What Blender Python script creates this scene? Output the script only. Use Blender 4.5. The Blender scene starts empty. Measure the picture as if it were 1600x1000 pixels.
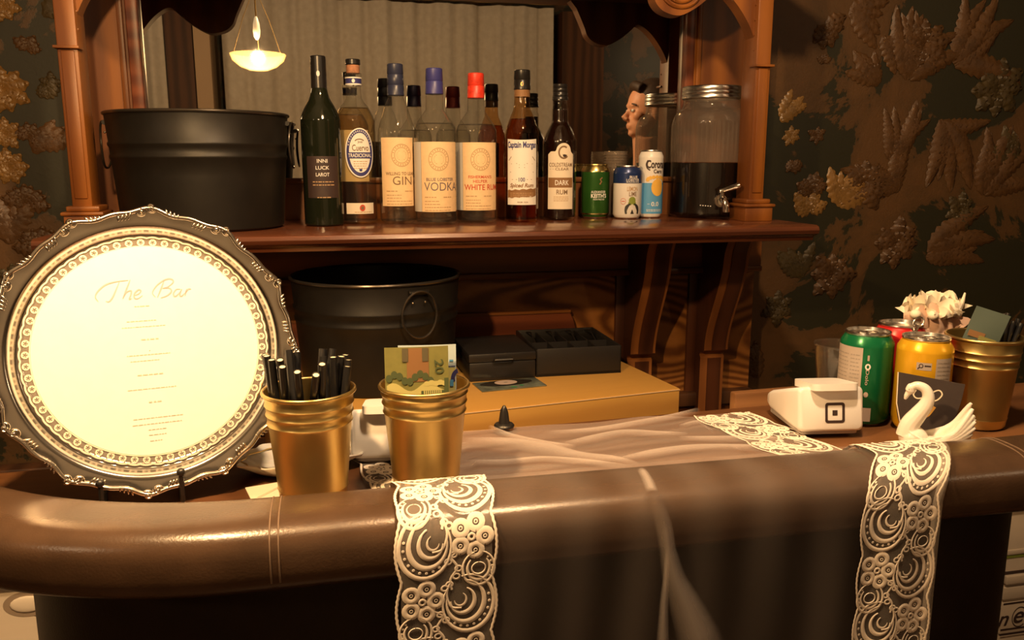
import bpy, bmesh, math, random
from mathutils import Vector, Matrix, Euler
random.seed(7)
PI = math.pi
S = bpy.context.scene
COL = S.collection

# ------------------------------------------------------------------ camera
CAMZ = 1.5
FPX = 1300.0
PITCH, YAW = math.radians(10.8), math.radians(12.5)      # looking down and to the right
FW = Vector((math.sin(YAW) * math.cos(PITCH), math.cos(YAW) * math.cos(PITCH), -math.sin(PITCH)))
RT = Vector((math.cos(YAW), -math.sin(YAW), 0))
UP = RT.cross(FW)
cam = bpy.data.cameras.new('camera')
cam.sensor_width = 36.0
cam.lens = 36.0 * FPX / 1600.0
cam.clip_start = 0.02
camo = bpy.data.objects.new('camera', cam)
camo.location = (0, 0, CAMZ)
camo.rotation_euler = (PI / 2 - PITCH, 0, -YAW)
COL.objects.link(camo)
S.camera = camo


def P(x, y, z=None, Y=None):
    """a point of a real plane (height z or depth Y) seen in direction (x, y) of the survey photograph"""
    r = FW + RT * ((x - 800) / FPX) - UP * ((y - 500) / FPX)
    t = (z - CAMZ) / r.z if z is not None else Y / r.y
    return Vector((0, 0, CAMZ)) + r * t


# ------------------------------------------------------------------ world, lamps, exposure
S.view_settings.view_transform = 'Standard'
S.view_settings.look = 'None'
S.view_settings.gamma = 1.0
S.view_settings.exposure = 0.75
S.view_settings.use_curve_mapping = False
S.cycles.use_denoising = True
S.cycles.max_bounces = 10
S.cycles.diffuse_bounces = 4
S.cycles.glossy_bounces = 6
S.cycles.transmission_bounces = 8
S.cycles.transparent_max_bounces = 40
S.cycles.caustics_reflective = False
S.cycles.caustics_refractive = False
S.cycles.sample_clamp_indirect = 3.0
S.cycles.sample_clamp_direct = 30.0
w = bpy.data.worlds.new('world')
w.use_nodes = True
w.node_tree.nodes['Background'].inputs[0].default_value = (0.02, 0.013, 0.008, 1)
w.node_tree.nodes['Background'].inputs[1].default_value = 1.0
S.world = w

WARM = (1.0, 0.69, 0.40)


def point_lamp(name, loc, watts, radius, col=WARM):
    l = bpy.data.lights.new(name, 'POINT')
    l.energy = watts
    l.shadow_soft_size = radius
    l.color = col
    o = bpy.data.objects.new(name, l)
    o.location = loc
    COL.objects.link(o)
    return o


LAMP_B = (0.30, 0.52, 2.36)         # pendant in front of the bar
LAMP_A = (-0.218, 0.55, 1.868)       # glass bowl lamp over the left end of the bar, seen in the mirror
LB = point_lamp('pendant_bulb_light', LAMP_B, 40, 0.05)
LA = point_lamp('bowl_lamp_light', (LAMP_A[0], LAMP_A[1], LAMP_A[2]), 31, 0.022)
LC = point_lamp('left_fill_light', (-1.9, -0.6, 2.2), 10, 0.08)  # unseen fill added at the left, no lamp stands there
LD = point_lamp('right_fill_light', (2.8, -1.3, 2.3), 10, 0.08)  # added fill behind the viewer on the right, without a fixture

# levels
ZC, ZS = 1.162, 1.374
YWALL, YMIR, YPAN = 1.96, 1.90, 1.88
CX = 0.235       # axis of the overmantel

# ------------------------------------------------------------------ materials
MATS = {}


def newmat(name):
    m = bpy.data.materials.new(name)
    m.use_nodes = True
    MATS[name] = m
    return m, m.node_tree.nodes, m.node_tree.links, m.node_tree.nodes['Principled BSDF']


def mat(name, col, rough=0.5, metal=0.0, spec=0.5, emit=None, es=0.0, noise=0.0, nscale=40.0, bump=0.0, bscale=200.0,
        coat=0.0, sss=0.0, stretch=(1, 1, 1)):
    m, N, L, b = newmat(name)
    b.inputs['Base Color'].default_value = (*col, 1)
    b.inputs['Roughness'].default_value = rough
    b.inputs['Metallic'].default_value = metal
    b.inputs['Specular IOR Level'].default_value = spec
    b.inputs['Coat Weight'].default_value = coat
    b.inputs['Coat Roughness'].default_value = 0.1
    if sss:
        b.inputs['Subsurface Weight'].default_value = sss
        b.inputs['Subsurface Radius'].default_value = (0.01, 0.006, 0.003)
    if emit:
        b.inputs['Emission Color'].default_value = (*emit, 1)
        b.inputs['Emission Strength'].default_value = es
    tc = N.new('ShaderNodeTexCoord')
    mp = N.new('ShaderNodeMapping')
    mp.inputs['Scale'].default_value = stretch
    L.new(tc.outputs['Object'], mp.inputs[0])
    if noise:
        n = N.new('ShaderNodeTexNoise')
        n.inputs['Scale'].default_value = nscale
        n.inputs['Detail'].default_value = 6
        L.new(mp.outputs[0], n.inputs['Vector'])
        r = N.new('ShaderNodeMapRange')
        r.inputs['From Min'].default_value = 0.3
        r.inputs['From Max'].default_value = 0.7
        r.inputs['To Min'].default_value = 1 - noise
        r.inputs['To Max'].default_value = 1 + noise * 0.6
        L.new(n.outputs['Fac'], r.inputs['Value'])
        mx = N.new('ShaderNodeMix')
        mx.data_type = 'RGBA'
        mx.blend_type = 'MULTIPLY'
        mx.inputs['Factor'].default_value = 1
        mx.inputs['A'].default_value = (*col, 1)
        L.new(r.outputs[0], mx.inputs['B'])
        L.new(mx.outputs['Result'], b.inputs['Base Color'])
    if bump:
        n2 = N.new('ShaderNodeTexNoise')
        n2.inputs['Scale'].default_value = bscale
        n2.inputs['Detail'].default_value = 4
        L.new(mp.outputs[0], n2.inputs['Vector'])
        bp = N.new('ShaderNodeBump')
        bp.inputs['Strength'].default_value = bump
        bp.inputs['Distance'].default_value = 0.002
        L.new(n2.outputs['Fac'], bp.inputs['Height'])
        L.new(bp.outputs[0], b.inputs['Normal'])
    return m


def wood(name, dark, light, axis='x', scale=6.0, rough=0.4, rings=False, spec=0.45, coat=0.0, distort=4.0):
    m, N, L, b = newmat(name)
    tc = N.new('ShaderNodeTexCoord')
    mp = N.new('ShaderNodeMapping')
    st = {'x': (0.12, 1, 1), 'y': (1, 0.12, 1), 'z': (1, 1, 0.12)}[axis]
    mp.inputs['Scale'].default_value = st
    L.new(tc.outputs['Object'], mp.inputs[0])
    if rings:
        n0 = N.new('ShaderNodeTexNoise')
        n0.inputs['Scale'].default_value = 2.2
        n0.inputs['Detail'].default_value = 2
        mp.inputs['Scale'].default_value = {'x': (0.45, 1, 1), 'y': (1, 0.45, 1), 'z': (1, 1, 0.45)}[axis]
        L.new(mp.outputs[0], n0.inputs['Vector'])
        mm = N.new('ShaderNodeMath')
        mm.operation = 'MULTIPLY'
        mm.inputs[1].default_value = 260.0
        L.new(n0.outputs['Fac'], mm.inputs[0])
        sn = N.new('ShaderNodeMath')
        sn.operation = 'SINE'
        L.new(mm.outputs[0], sn.inputs[0])
        mr = N.new('ShaderNodeMapRange')
        mr.inputs['From Min'].default_value = -1
        L.new(sn.outputs[0], mr.inputs['Value'])
        fac = mr.outputs[0]
    else:
        wv = N.new('ShaderNodeTexWave')
        wv.wave_type = 'BANDS'
        wv.bands_direction = {'x': 'Z', 'y': 'X', 'z': 'X'}[axis]
        wv.inputs['Scale'].default_value = scale
        wv.inputs['Distortion'].default_value = distort
        wv.inputs['Detail'].default_value = 3
        wv.inputs['Detail Scale'].default_value = 1.5
        L.new(mp.outputs[0], wv.inputs['Vector'])
        fac = wv.outputs['Fac']
    n = N.new('ShaderNodeTexNoise')
    n.inputs['Scale'].default_value = 60
    n.inputs['Detail'].default_value = 5
    L.new(mp.outputs[0], n.inputs['Vector'])
    mx0 = N.new('ShaderNodeMix')
    mx0.inputs['Factor'].default_value = 0.45
    L.new(fac, mx0.inputs['A'])
    L.new(n.outputs['Fac'], mx0.inputs['B'])
    cr = N.new('ShaderNodeValToRGB')
    cr.color_ramp.elements[0].position = 0.25
    cr.color_ramp.elements[0].color = (*dark, 1)
    cr.color_ramp.elements[1].position = 0.75
    cr.color_ramp.elements[1].color = (*light, 1)
    L.new(mx0.outputs['Result'], cr.inputs[0])
    L.new(cr.outputs[0], b.inputs['Base Color'])
    b.inputs['Roughness'].default_value = rough
    b.inputs['Specular IOR Level'].default_value = spec
    b.inputs['Coat Weight'].default_value = coat
    b.inputs['Coat Roughness'].default_value = 0.15
    bp = N.new('ShaderNodeBump')
    bp.inputs['Strength'].default_value = 0.12
    bp.inputs['Distance'].default_value = 0.002
    L.new(n.outputs['Fac'], bp.inputs['Height'])
    L.new(bp.outputs[0], b.inputs['Normal'])
    return m


def glass(name, tint, rough=0.015, haze=0.0, hazecol=(0.8, 0.8, 0.8), refl=1.0):
    """thin clear glass: straight transmission with a tint, Fresnel reflection, an optional milky share"""
    m, N, L, b = newmat(name)
    N.remove(b)
    out = N['Material Output']
    tr = N.new('ShaderNodeBsdfTransparent')
    tr.inputs[0].default_value = (*tint, 1)
    gl = N.new('ShaderNodeBsdfGlossy')
    gl.inputs['Roughness'].default_value = rough
    gl.inputs['Color'].default_value = (refl, refl, refl, 1)
    lw = N.new('ShaderNodeLayerWeight')
    lw.inputs['Blend'].default_value = 0.5
    pw = N.new('ShaderNodeMath')
    pw.operation = 'POWER'
    pw.inputs[1].default_value = 4.0
    L.new(lw.outputs['Facing'], pw.inputs[0])
    fr = N.new('ShaderNodeMapRange')
    fr.inputs['To Min'].default_value = 0.045
    fr.inputs['To Max'].default_value = 0.85
    L.new(pw.outputs[0], fr.inputs['Value'])
    ms = N.new('ShaderNodeMixShader')
    L.new(fr.outputs[0], ms.inputs[0])
    base = tr.outputs[0]
    if haze:
        df = N.new('ShaderNodeBsdfDiffuse')
        df.inputs[0].default_value = (*hazecol, 1)
        tl = N.new('ShaderNodeBsdfTranslucent')
        tl.inputs[0].default_value = (*hazecol, 1)
        ad = N.new('ShaderNodeMixShader')
        ad.inputs[0].default_value = 0.5
        L.new(df.outputs[0], ad.inputs[1])
        L.new(tl.outputs[0], ad.inputs[2])
        mh = N.new('ShaderNodeMixShader')
        mh.inputs[0].default_value = haze
        L.new(tr.outputs[0], mh.inputs[1])
        L.new(ad.outputs[0], mh.inputs[2])
        base = mh.outputs[0]
    L.new(base, ms.inputs[1])
    L.new(gl.outputs[0], ms.inputs[2])
    L.new(ms.outputs[0], out.inputs[0])
    return m


def sheer(name, col, cover, noise=0.0, nscale=300.0):
    """open woven cloth: threads cover a share of the area, rest is holes"""
    m, N, L, b = newmat(name)
    N.remove(b)
    out = N['Material Output']
    tr = N.new('ShaderNodeBsdfTransparent')
    df = N.new('ShaderNodeBsdfDiffuse')
    df.inputs[0].default_value = (*col, 1)
    tl = N.new('ShaderNodeBsdfTranslucent')
    tl.inputs[0].default_value = (*col, 1)
    ad = N.new('ShaderNodeMixShader')
    ad.inputs[0].default_value = 0.35
    L.new(df.outputs[0], ad.inputs[1])
    L.new(tl.outputs[0], ad.inputs[2])
    ms = N.new('ShaderNodeMixShader')
    if noise:
        tc = N.new('ShaderNodeTexCoord')
        n = N.new('ShaderNodeTexNoise')
        n.inputs['Scale'].default_value = nscale
        n.inputs['Detail'].default_value = 3
        L.new(tc.outputs['Object'], n.inputs['Vector'])
        r = N.new('ShaderNodeMapRange')
        r.inputs['From Min'].default_value = 0.3
        r.inputs['From Max'].default_value = 0.7
        r.inputs['To Min'].default_value = max(0, cover - noise)
        r.inputs['To Max'].default_value = min(1, cover + noise)
        L.new(n.outputs['Fac'], r.inputs['Value'])
        L.new(r.outputs[0], ms.inputs[0])
    else:
        ms.inputs[0].default_value = cover
    L.new(tr.outputs[0], ms.inputs[1])
    L.new(ad.outputs[0], ms.inputs[2])
    L.new(ms.outputs[0], out.inputs[0])
    return m


# wood of the overmantel and counters
wood('mantel_wood', (0.140, 0.042, 0.008), (0.28, 0.093, 0.015), 'z', 5.0, 0.42)
wood('mantel_wood_x', (0.11, 0.034, 0.008), (0.23, 0.078, 0.015), 'x', 5.0, 0.42)
wood('shelf_wood', (0.075, 0.023, 0.011), (0.145, 0.045, 0.019), 'x', 9.0, 0.22, spec=0.6, coat=0.3)
wood('knotty_pine', (0.13, 0.043, 0.010), (0.36, 0.145, 0.036), 'x', rings=True, rough=0.4)
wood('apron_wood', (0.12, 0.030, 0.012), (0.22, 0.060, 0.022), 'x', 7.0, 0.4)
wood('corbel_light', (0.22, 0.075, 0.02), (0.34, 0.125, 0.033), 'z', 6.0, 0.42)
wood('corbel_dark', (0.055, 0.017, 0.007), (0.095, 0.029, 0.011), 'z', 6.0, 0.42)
wood('butcher_block', (0.50, 0.245, 0.058), (0.62, 0.335, 0.082), 'x', 5.0, 0.35, distort=2.0)
wood('counter_wood', (0.105, 0.042, 0.016), (0.22, 0.095, 0.036), 'x', 6.0, 0.38)
wood('tray_wood', (0.18, 0.080, 0.03), (0.30, 0.14, 0.055), 'x', 8.0, 0.45)
wood('dark_wood', (0.05, 0.02, 0.009), (0.10, 0.04, 0.016), 'z', 5.0, 0.45)
wood('floor_wood', (0.08, 0.035, 0.015), (0.16, 0.07, 0.03), 'y', 4.0, 0.4)
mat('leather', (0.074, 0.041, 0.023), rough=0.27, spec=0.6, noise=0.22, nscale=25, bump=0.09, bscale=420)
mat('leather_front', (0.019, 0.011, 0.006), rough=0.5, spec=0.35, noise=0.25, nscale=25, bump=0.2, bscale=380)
mat('stitch', (0.16, 0.10, 0.06), rough=0.7)
mat('black_enamel', (0.010, 0.0080, 0.006), rough=0.46, spec=0.35, noise=0.2, nscale=30, bump=0.04, bscale=120)
mat('rim_metal', (0.10, 0.085, 0.07), rough=0.25, metal=0.8)
mat('iron_black', (0.012, 0.010, 0.009), rough=0.4, spec=0.5)
mat('black_plastic', (0.014, 0.012, 0.011), rough=0.42, spec=0.5)
mat('gold_metal', (0.66, 0.49, 0.19), rough=0.36, metal=1.0, noise=0.08, nscale=18)
mat('silver', (0.74, 0.70, 0.64), rough=0.17, metal=1.0, noise=0.12, nscale=22)
mat('silver_border', (0.68, 0.62, 0.54), rough=0.20, metal=1.0, noise=0.2, nscale=60)
mat('chrome', (0.80, 0.76, 0.70), rough=0.12, metal=1.0)
mat('aluminium', (0.80, 0.77, 0.73), rough=0.24, metal=1.0)
mat('paper_card', (0.92, 0.90, 0.82), rough=0.8, noise=0.02, nscale=80)
mat('faint_ink', (0.62, 0.57, 0.50), rough=0.8)
mat('script_ink', (0.50, 0.42, 0.44), rough=0.8)
mat('cream_paper', (0.86, 0.76, 0.60), rough=0.7)
mat('porcelain', (0.90, 0.84, 0.74), rough=0.22, spec=0.5, noise=0.03, nscale=60, sss=0.15)
mat('white_plastic', (0.86, 0.82, 0.77), rough=0.30, spec=0.5)
mat('grey_plastic', (0.40, 0.36, 0.33), rough=0.4)
mat('ink_dark', (0.035, 0.018, 0.015), rough=0.6)
mat('straw_black', (0.012, 0.011, 0.011), rough=0.38, spec=0.5)
mat('straw_paper', (0.82, 0.70, 0.48), rough=0.8)
mat('note_green', (0.24, 0.225, 0.065), rough=0.6, noise=0.12, nscale=90)
mat('note_red', (0.30, 0.15, 0.06), rough=0.6)
mat('note_dark', (0.085, 0.11, 0.045), rough=0.6)
mat('note_pale', (0.62, 0.55, 0.20), rough=0.6)
mat('note_blue', (0.55, 0.66, 0.70), rough=0.6, noise=0.1, nscale=90)
mat('note_window', (0.14, 0.12, 0.07), rough=0.25)
mat('holo', (0.26, 0.29, 0.23), rough=0.22, metal=0.5, noise=0.6, nscale=25)
mat('holo_green', (0.10, 0.55, 0.22), rough=0.2, metal=0.4)
mat('disc_pink', (0.55, 0.42, 0.36), rough=0.4)
mat('label_tan', (0.86, 0.60, 0.33), rough=0.6, noise=0.05, nscale=120)
mat('label_white', (0.85, 0.80, 0.72), rough=0.55)
mat('label_back', (0.62, 0.58, 0.52), rough=0.6)
mat('label_cream', (0.80, 0.68, 0.52), rough=0.6)
mat('print_slate', (0.17, 0.13, 0.14), rough=0.6)
mat('print_brown', (0.20, 0.12, 0.06), rough=0.6)
mat('print_mid', (0.48, 0.30, 0.15), rough=0.6)
mat('print_blue', (0.035, 0.035, 0.16), rough=0.6)
mat('print_red', (0.55, 0.07, 0.03), rough=0.6)
mat('print_band', (0.26, 0.13, 0.05), rough=0.6)
mat('print_white', (0.80, 0.76, 0.70), rough=0.6)
mat('print_grey', (0.33, 0.28, 0.24), rough=0.6)
mat('cap_blue', (0.045, 0.045, 0.20), rough=0.4)
mat('cap_red', (0.75, 0.045, 0.02), rough=0.4, noise=0.2, nscale=150, bump=0.1, bscale=250)
mat('cap_black', (0.014, 0.012, 0.011), rough=0.3)
mat('cap_navy', (0.03, 0.035, 0.07), rough=0.35)
mat('cork', (0.45, 0.20, 0.10), rough=0.8, noise=0.3, nscale=120)
mat('wine_glass_black', (0.010, 0.012, 0.006), rough=0.10, spec=0.6)
mat('can_green', (0.030, 0.115, 0.018), rough=0.30, metal=0.35, noise=0.15, nscale=30)
mat('can_gold', (0.62, 0.50, 0.20), rough=0.25, metal=1.0)
mat('can_white', (0.80, 0.75, 0.68), rough=0.35)
mat('can_navy', (0.02, 0.04, 0.14), rough=0.28, metal=0.3)
mat('can_sky', (0.10, 0.33, 0.60), rough=0.35)
mat('can_yellow', (0.86, 0.47, 0.02), rough=0.28, metal=0.35)
mat('can_red', (0.62, 0.02, 0.02), rough=0.3, metal=0.3)
mat('can_soda_green', (0.008, 0.17, 0.06), rough=0.25, metal=0.35)
mat('can_panel', (0.50, 0.42, 0.36), rough=0.38, metal=0.2)
mat('sun_orange', (0.80, 0.46, 0.08), rough=0.45)
mat('lime', (0.22, 0.27, 0.04), rough=0.5)
mat('lobster_black', (0.02, 0.02, 0.02), rough=0.5)
mat('card_dark', (0.045, 0.032, 0.030), rough=0.65)
mat('gold_ink', (0.95, 0.55, 0.13), rough=0.35, metal=0.6)
mat('teal_packet', (0.085, 0.115, 0.095), rough=0.55)
mat('ivory_cloth', (0.90, 0.80, 0.62), rough=0.75)
mat('peach_cloth', (0.72, 0.47, 0.34), rough=0.75)
mat('cream_enamel', (0.56, 0.46, 0.35), rough=0.35, noise=0.08, nscale=8)
mat('chest_paint', (0.66, 0.55, 0.42), rough=0.55, noise=0.12, nscale=6, stretch=(0.3, 1, 2))
mat('chest_oval', (0.88, 0.76, 0.60), rough=0.5)
mat('chest_outline', (0.36, 0.27, 0.19), rough=0.6)
mat('curtain_cloth', (0.60, 0.53, 0.43), rough=0.85, noise=0.1, nscale=30)
mat('tan_paint', (0.50, 0.34, 0.20), rough=0.6)
mat('skin', (0.62, 0.30, 0.17), rough=0.5, sss=0.1)
mat('hair_brown', (0.035, 0.018, 0.009), rough=0.6)
mat('shirt_dark', (0.022, 0.020, 0.022), rough=0.85)
mat('trouser_dark', (0.018, 0.017, 0.02), rough=0.85)
mat('shoe_black', (0.012, 0.011, 0.011), rough=0.4)
mat('eye_white', (0.8, 0.76, 0.7), rough=0.2)
mat('eye_dark', (0.03, 0.015, 0.01), rough=0.2)
mat('plaster', (0.42, 0.36, 0.28), rough=0.9)
mat('brass', (0.62, 0.42, 0.17), rough=0.3, metal=1.0)
glass('lamp_bowl_glass', (0.98, 0.93, 0.82), 0.10, haze=0.05, hazecol=(0.9, 0.62, 0.3))
mat('bulb_glow', (0.9, 0.8, 0.6), rough=0.3, emit=(1.0, 0.72, 0.40), es=0.45)
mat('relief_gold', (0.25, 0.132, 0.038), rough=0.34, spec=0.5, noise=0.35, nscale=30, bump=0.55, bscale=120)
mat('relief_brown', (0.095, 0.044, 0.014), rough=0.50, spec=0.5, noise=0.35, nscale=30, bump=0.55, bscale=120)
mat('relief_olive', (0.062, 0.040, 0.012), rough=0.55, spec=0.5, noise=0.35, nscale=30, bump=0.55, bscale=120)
glass('glass_clear', (0.95, 0.95, 0.92), 0.02, haze=0.025, hazecol=(0.85, 0.82, 0.74))  # slight milky share stands in for pale reflections on the glass
glass('glass_plain', (0.94, 0.93, 0.90), 0.02)
glass('glass_jar', (0.90, 0.86, 0.80), 0.03, haze=0.24, hazecol=(0.55, 0.45, 0.36))
glass('glass_green', (0.80, 0.85, 0.62), 0.02)
glass('glass_amber', (0.90, 0.70, 0.45), 0.02)
glass('liquid_clear', (0.97, 0.96, 0.93), 0.03, refl=0.3)
glass('liquid_tequila', (0.93, 0.80, 0.55), 0.03, refl=0.3)
glass('liquid_rum', (0.74, 0.40, 0.13), 0.03, refl=0.3)
mat('liquid_dark_rum', (0.012, 0.004, 0.002), rough=0.15)
mat('liquid_cola', (0.006, 0.003, 0.002), rough=0.25)
glass('cup_plastic', (0.93, 0.92, 0.90), 0.06, haze=0.06, hazecol=(0.6, 0.5, 0.42))
sheer('tulle', (0.84, 0.72, 0.64), 0.12)
sheer('tulle_fold', (0.92, 0.80, 0.72), 0.30)
for nm in ('tulle', 'tulle_fold'):
    N_, L_ = MATS[nm].node_tree.nodes, MATS[nm].node_tree.links
    at_ = N_.new('ShaderNodeAttribute')
    at_.attribute_name = 'weave_density'
    for nd in list(N_):
        if nd.type == 'MIX_SHADER' and nd.outputs[0].is_linked and nd.outputs[0].links[0].to_node.type == 'OUTPUT_MATERIAL':
            L_.new(at_.outputs['Fac'], nd.inputs[0])
sheer('lace_net', (0.92, 0.80, 0.68), 0.24)
mat('lace_thread', (0.92, 0.80, 0.66), rough=0.8)
m, N, L, b = newmat('mirror_glass')
b.inputs['Base Color'].default_value = (0.62, 0.60, 0.55, 1)
b.inputs['Metallic'].default_value = 1.0
b.inputs['Roughness'].default_value = 0.012


def wallpaper_material():
    m, N, L, b = newmat('wallpaper')
    tc = N.new('ShaderNodeTexCoord')
    n1 = N.new('ShaderNodeTexNoise')
    n1.inputs['Scale'].default_value = 3.3
    n1.inputs['Detail'].default_value = 9
    n1.inputs['Roughness'].default_value = 0.62
    n1.inputs['Distortion'].default_value = 0.5
    L.new(tc.outputs['Object'], n1.inputs['Vector'])
    cr = N.new('ShaderNodeValToRGB')
    e = cr.color_ramp.elements
    e[0].position = 0.500
    e[0].color = (0.020, 0.018, 0.007, 1)
    e[1].position = 0.512
    e[1].color = (0.080, 0.040, 0.013, 1)
    x = e.new(0.60)
    x.color = (0.105, 0.050, 0.016, 1)
    L.new(n1.outputs['Fac'], cr.inputs[0])
    L.new(cr.outputs[0], b.inputs['Base Color'])
    b.inputs['Roughness'].default_value = 0.5
    n2 = N.new('ShaderNodeTexNoise')
    n2.inputs['Scale'].default_value = 60
    n2.inputs['Detail'].default_value = 4
    n2.inputs['Distortion'].default_value = 1.5
    L.new(tc.outputs['Object'], n2.inputs['Vector'])
    mm = N.new('ShaderNodeMath')
    mm.operation = 'MULTIPLY'
    L.new(n2.outputs['Fac'], mm.inputs[0])
    L.new(cr.outputs[0], mm.inputs[1])
    bp = N.new('ShaderNodeBump')
    bp.inputs['Strength'].default_value = 0.5
    bp.inputs['Distance'].default_value = 0.03
    L.new(mm.outputs[0], bp.inputs['Height'])
    L.new(bp.outputs[0], b.inputs['Normal'])


wallpaper_material()


# ------------------------------------------------------------------ geometry helpers
class MB:
    def __init__(s):
        s.v, s.f, s.m, s.names = [], [], [], []

    def mi(s, name):
        if name not in s.names:
            s.names.append(name)
        return s.names.index(name)

    def add(s, verts, faces, mname, flip=False):
        o = len(s.v)
        k = s.mi(mname)
        s.v += [tuple(q) for q in verts]
        for f in faces:
            f = [i + o for i in f]
            s.f.append(f[::-1] if flip else f)
            s.m.append(k)
        return s

    def box(s, x0, x1, y0, y1, z0, z1, mname, rot=0.0, piv=(0, 0), bev=0.0):
        if bev > 0:
            bm = bmesh.new()
            bmesh.ops.create_cube(bm, size=1)
            for q in bm.verts:
                q.co = Vector(((x0 + x1) / 2 + q.co.x * (x1 - x0), (y0 + y1) / 2 + q.co.y * (y1 - y0),
                               (z0 + z1) / 2 + q.co.z * (z1 - z0)))
            bmesh.ops.bevel(bm, geom=bm.edges[:], offset=bev, segments=2, affect='EDGES', profile=0.5)
            bm.verts.index_update()
            vs = [q.co.copy() for q in bm.verts]
            fs = [[q.index for q in f.verts] for f in bm.faces]
            bm.free()
        else:
            vs = [Vector(q) for q in [(x0, y0, z0), (x1, y0, z0), (x1, y1, z0), (x0, y1, z0), (x0, y0, z1), (x1, y0, z1),
                                      (x1, y1, z1), (x0, y1, z1)]]
            fs = [[3, 2, 1, 0], [4, 5, 6, 7], [0, 1, 5, 4], [1, 2, 6, 5], [2, 3, 7, 6], [3, 0, 4, 7]]
        if rot:
            R = Matrix.Rotation(rot, 3, 'Z')
            pv = Vector((piv[0], piv[1], 0))
            vs = [R @ (q - pv) + pv for q in vs]
        return s.add(vs, fs, mname)

    def lathe(s, prof, mname, n=40, c=(0, 0, 0), caps=True, rf=None, sx=1.0, sy=1.0):
        vs, fs = [], []
        for r, z in prof:
            for k in range(n):
                a = 2 * PI * k / n
                rr = r * (rf(a, z) if rf else 1)
                vs.append((c[0] + rr * math.cos(a) * sx, c[1] + rr * math.sin(a) * sy, c[2] + z))
        for i in range(len(prof) - 1):
            for k in range(n):
                k2 = (k + 1) % n
                fs.append([i * n + k, i * n + k2, (i + 1) * n + k2, (i + 1) * n + k])
        if caps:
            if prof[0][0] > 1e-6:
                fs.append(list(range(n))[::-1])
            if prof[-1][0] > 1e-6:
                fs.append([(len(prof) - 1) * n + k for k in range(n)])
        return s.add(vs, fs, mname)

    def tube(s, pts, r, mname, n=8, closed=False, caps=True, flat=1.0):
        pts = [Vector(q) for q in pts]
        m = len(pts)
        rs = r if isinstance(r, (list, tuple)) else [r] * m
        vs, fs = [], []
        prev = None
        for i, q in enumerate(pts):
            if closed:
                t = pts[(i + 1) % m] - pts[i - 1]
            else:
                t = pts[min(i + 1, m - 1)] - pts[max(i - 1, 0)]
            if t.length < 1e-9:
                t = Vector((0, 0, 1))
            t.normalize()
            if prev is None:
                a = Vector((0, 0, 1)) if abs(t.z) < 0.9 else Vector((0, 1, 0))
                nrm = (a - t * a.dot(t)).normalized()
            else:
                nrm = prev - t * prev.dot(t)
                nrm = nrm.normalized() if nrm.length > 1e-6 else prev
            prev = nrm
            bn = t.cross(nrm)
            for k in range(n):
                a = 2 * PI * k / n
                vs.append(q + nrm * (rs[i] * math.cos(a)) + bn * (rs[i] * math.sin(a) * flat))
        rng = m if closed else m - 1
        for i in range(rng):
            j = (i + 1) % m
            for k in range(n):
                k2 = (k + 1) % n
                fs.append([i * n + k, i * n + k2, j * n + k2, j * n + k])
        if caps and not closed:
            fs.append(list(range(n))[::-1])
            fs.append([(m - 1) * n + k for k in range(n)])
        return s.add(vs, fs, mname)

    def prism(s, outline, a0, a1, mname, axis='y'):
        """outline in the plane across `axis`, extruded from a0 to a1"""
        n = len(outline)

        def q(u, v, a):
            return {'y': (u, a, v), 'x': (a, u, v), 'z': (u, v, a)}[axis]
        vs = [q(u, v, a0) for u, v in outline] + [q(u, v, a1) for u, v in outline]
        fs = [list(range(n)), list(range(n, 2 * n))[::-1]]
        for i in range(n):
            j = (i + 1) % n
            fs.append([i, i + n, j + n, j])
        return s.add(vs, fs, mname)

    def grid(s, fn, nu, nv, mname, closed_u=False):
        vs = [fn(i / nu, j / nv) for j in range(nv + 1) for i in range(nu if closed_u else nu + 1)]
        w = nu if closed_u else nu + 1
        fs = []
        for j in range(nv):
            for i in range(nu):
                i2 = (i + 1) % w if closed_u else i + 1
                fs.append([j * w + i, j * w + i2, (j + 1) * w + i2, (j + 1) * w + i])
        return s.add(vs, fs, mname)

    def ell(s, c, r, mname, n=14, m=8, rot=None):
        vs, fs = [], []
        for j in range(1, m):
            th = PI * j / m
            for k in range(n):
                a = 2 * PI * k / n
                vs.append(Vector((r[0] * math.sin(th) * math.cos(a), r[1] * math.sin(th) * math.sin(a), r[2] * math.cos(th))))
        vs += [Vector((0, 0, r[2])), Vector((0, 0, -r[2]))]
        for j in range(m - 2):
            for k in range(n):
                k2 = (k + 1) % n
                fs.append([j * n + k, (j + 1) * n + k, (j + 1) * n + k2, j * n + k2])
        t, bt = (m - 1) * n, (m - 1) * n + 1
        for k in range(n):
            k2 = (k + 1) % n
            fs.append([t, k, k2])
            fs.append([bt, (m - 2) * n + k2, (m - 2) * n + k])
        if rot is not None:
            vs = [rot @ q for q in vs]
        c = Vector(c)
        return s.add([q + c for q in vs], fs, mname)

    def mesh(s, name, smooth=40, recalc=True):
        me = bpy.data.meshes.new(name)
        me.from_pydata(s.v, [], s.f)
        for nm in s.names:
            me.materials.append(MATS[nm])
        me.polygons.foreach_set('material_index', s.m)
        if recalc:
            bm = bmesh.new()
            bm.from_mesh(me)
            bmesh.ops.recalc_face_normals(bm, faces=bm.faces[:])
            bm.to_mesh(me)
            bm.free()
        if smooth:
            me.polygons.foreach_set('use_smooth', [True] * len(me.polygons))
            me.set_sharp_from_angle(angle=math.radians(smooth))
        me.update()
        return me

    def build(s, name, parent=None, loc=(0, 0, 0), rz=0.0, smooth=40, label=None, recalc=True):
        return link(name, s.mesh(name, smooth, recalc), parent, loc, rz, label)


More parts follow.
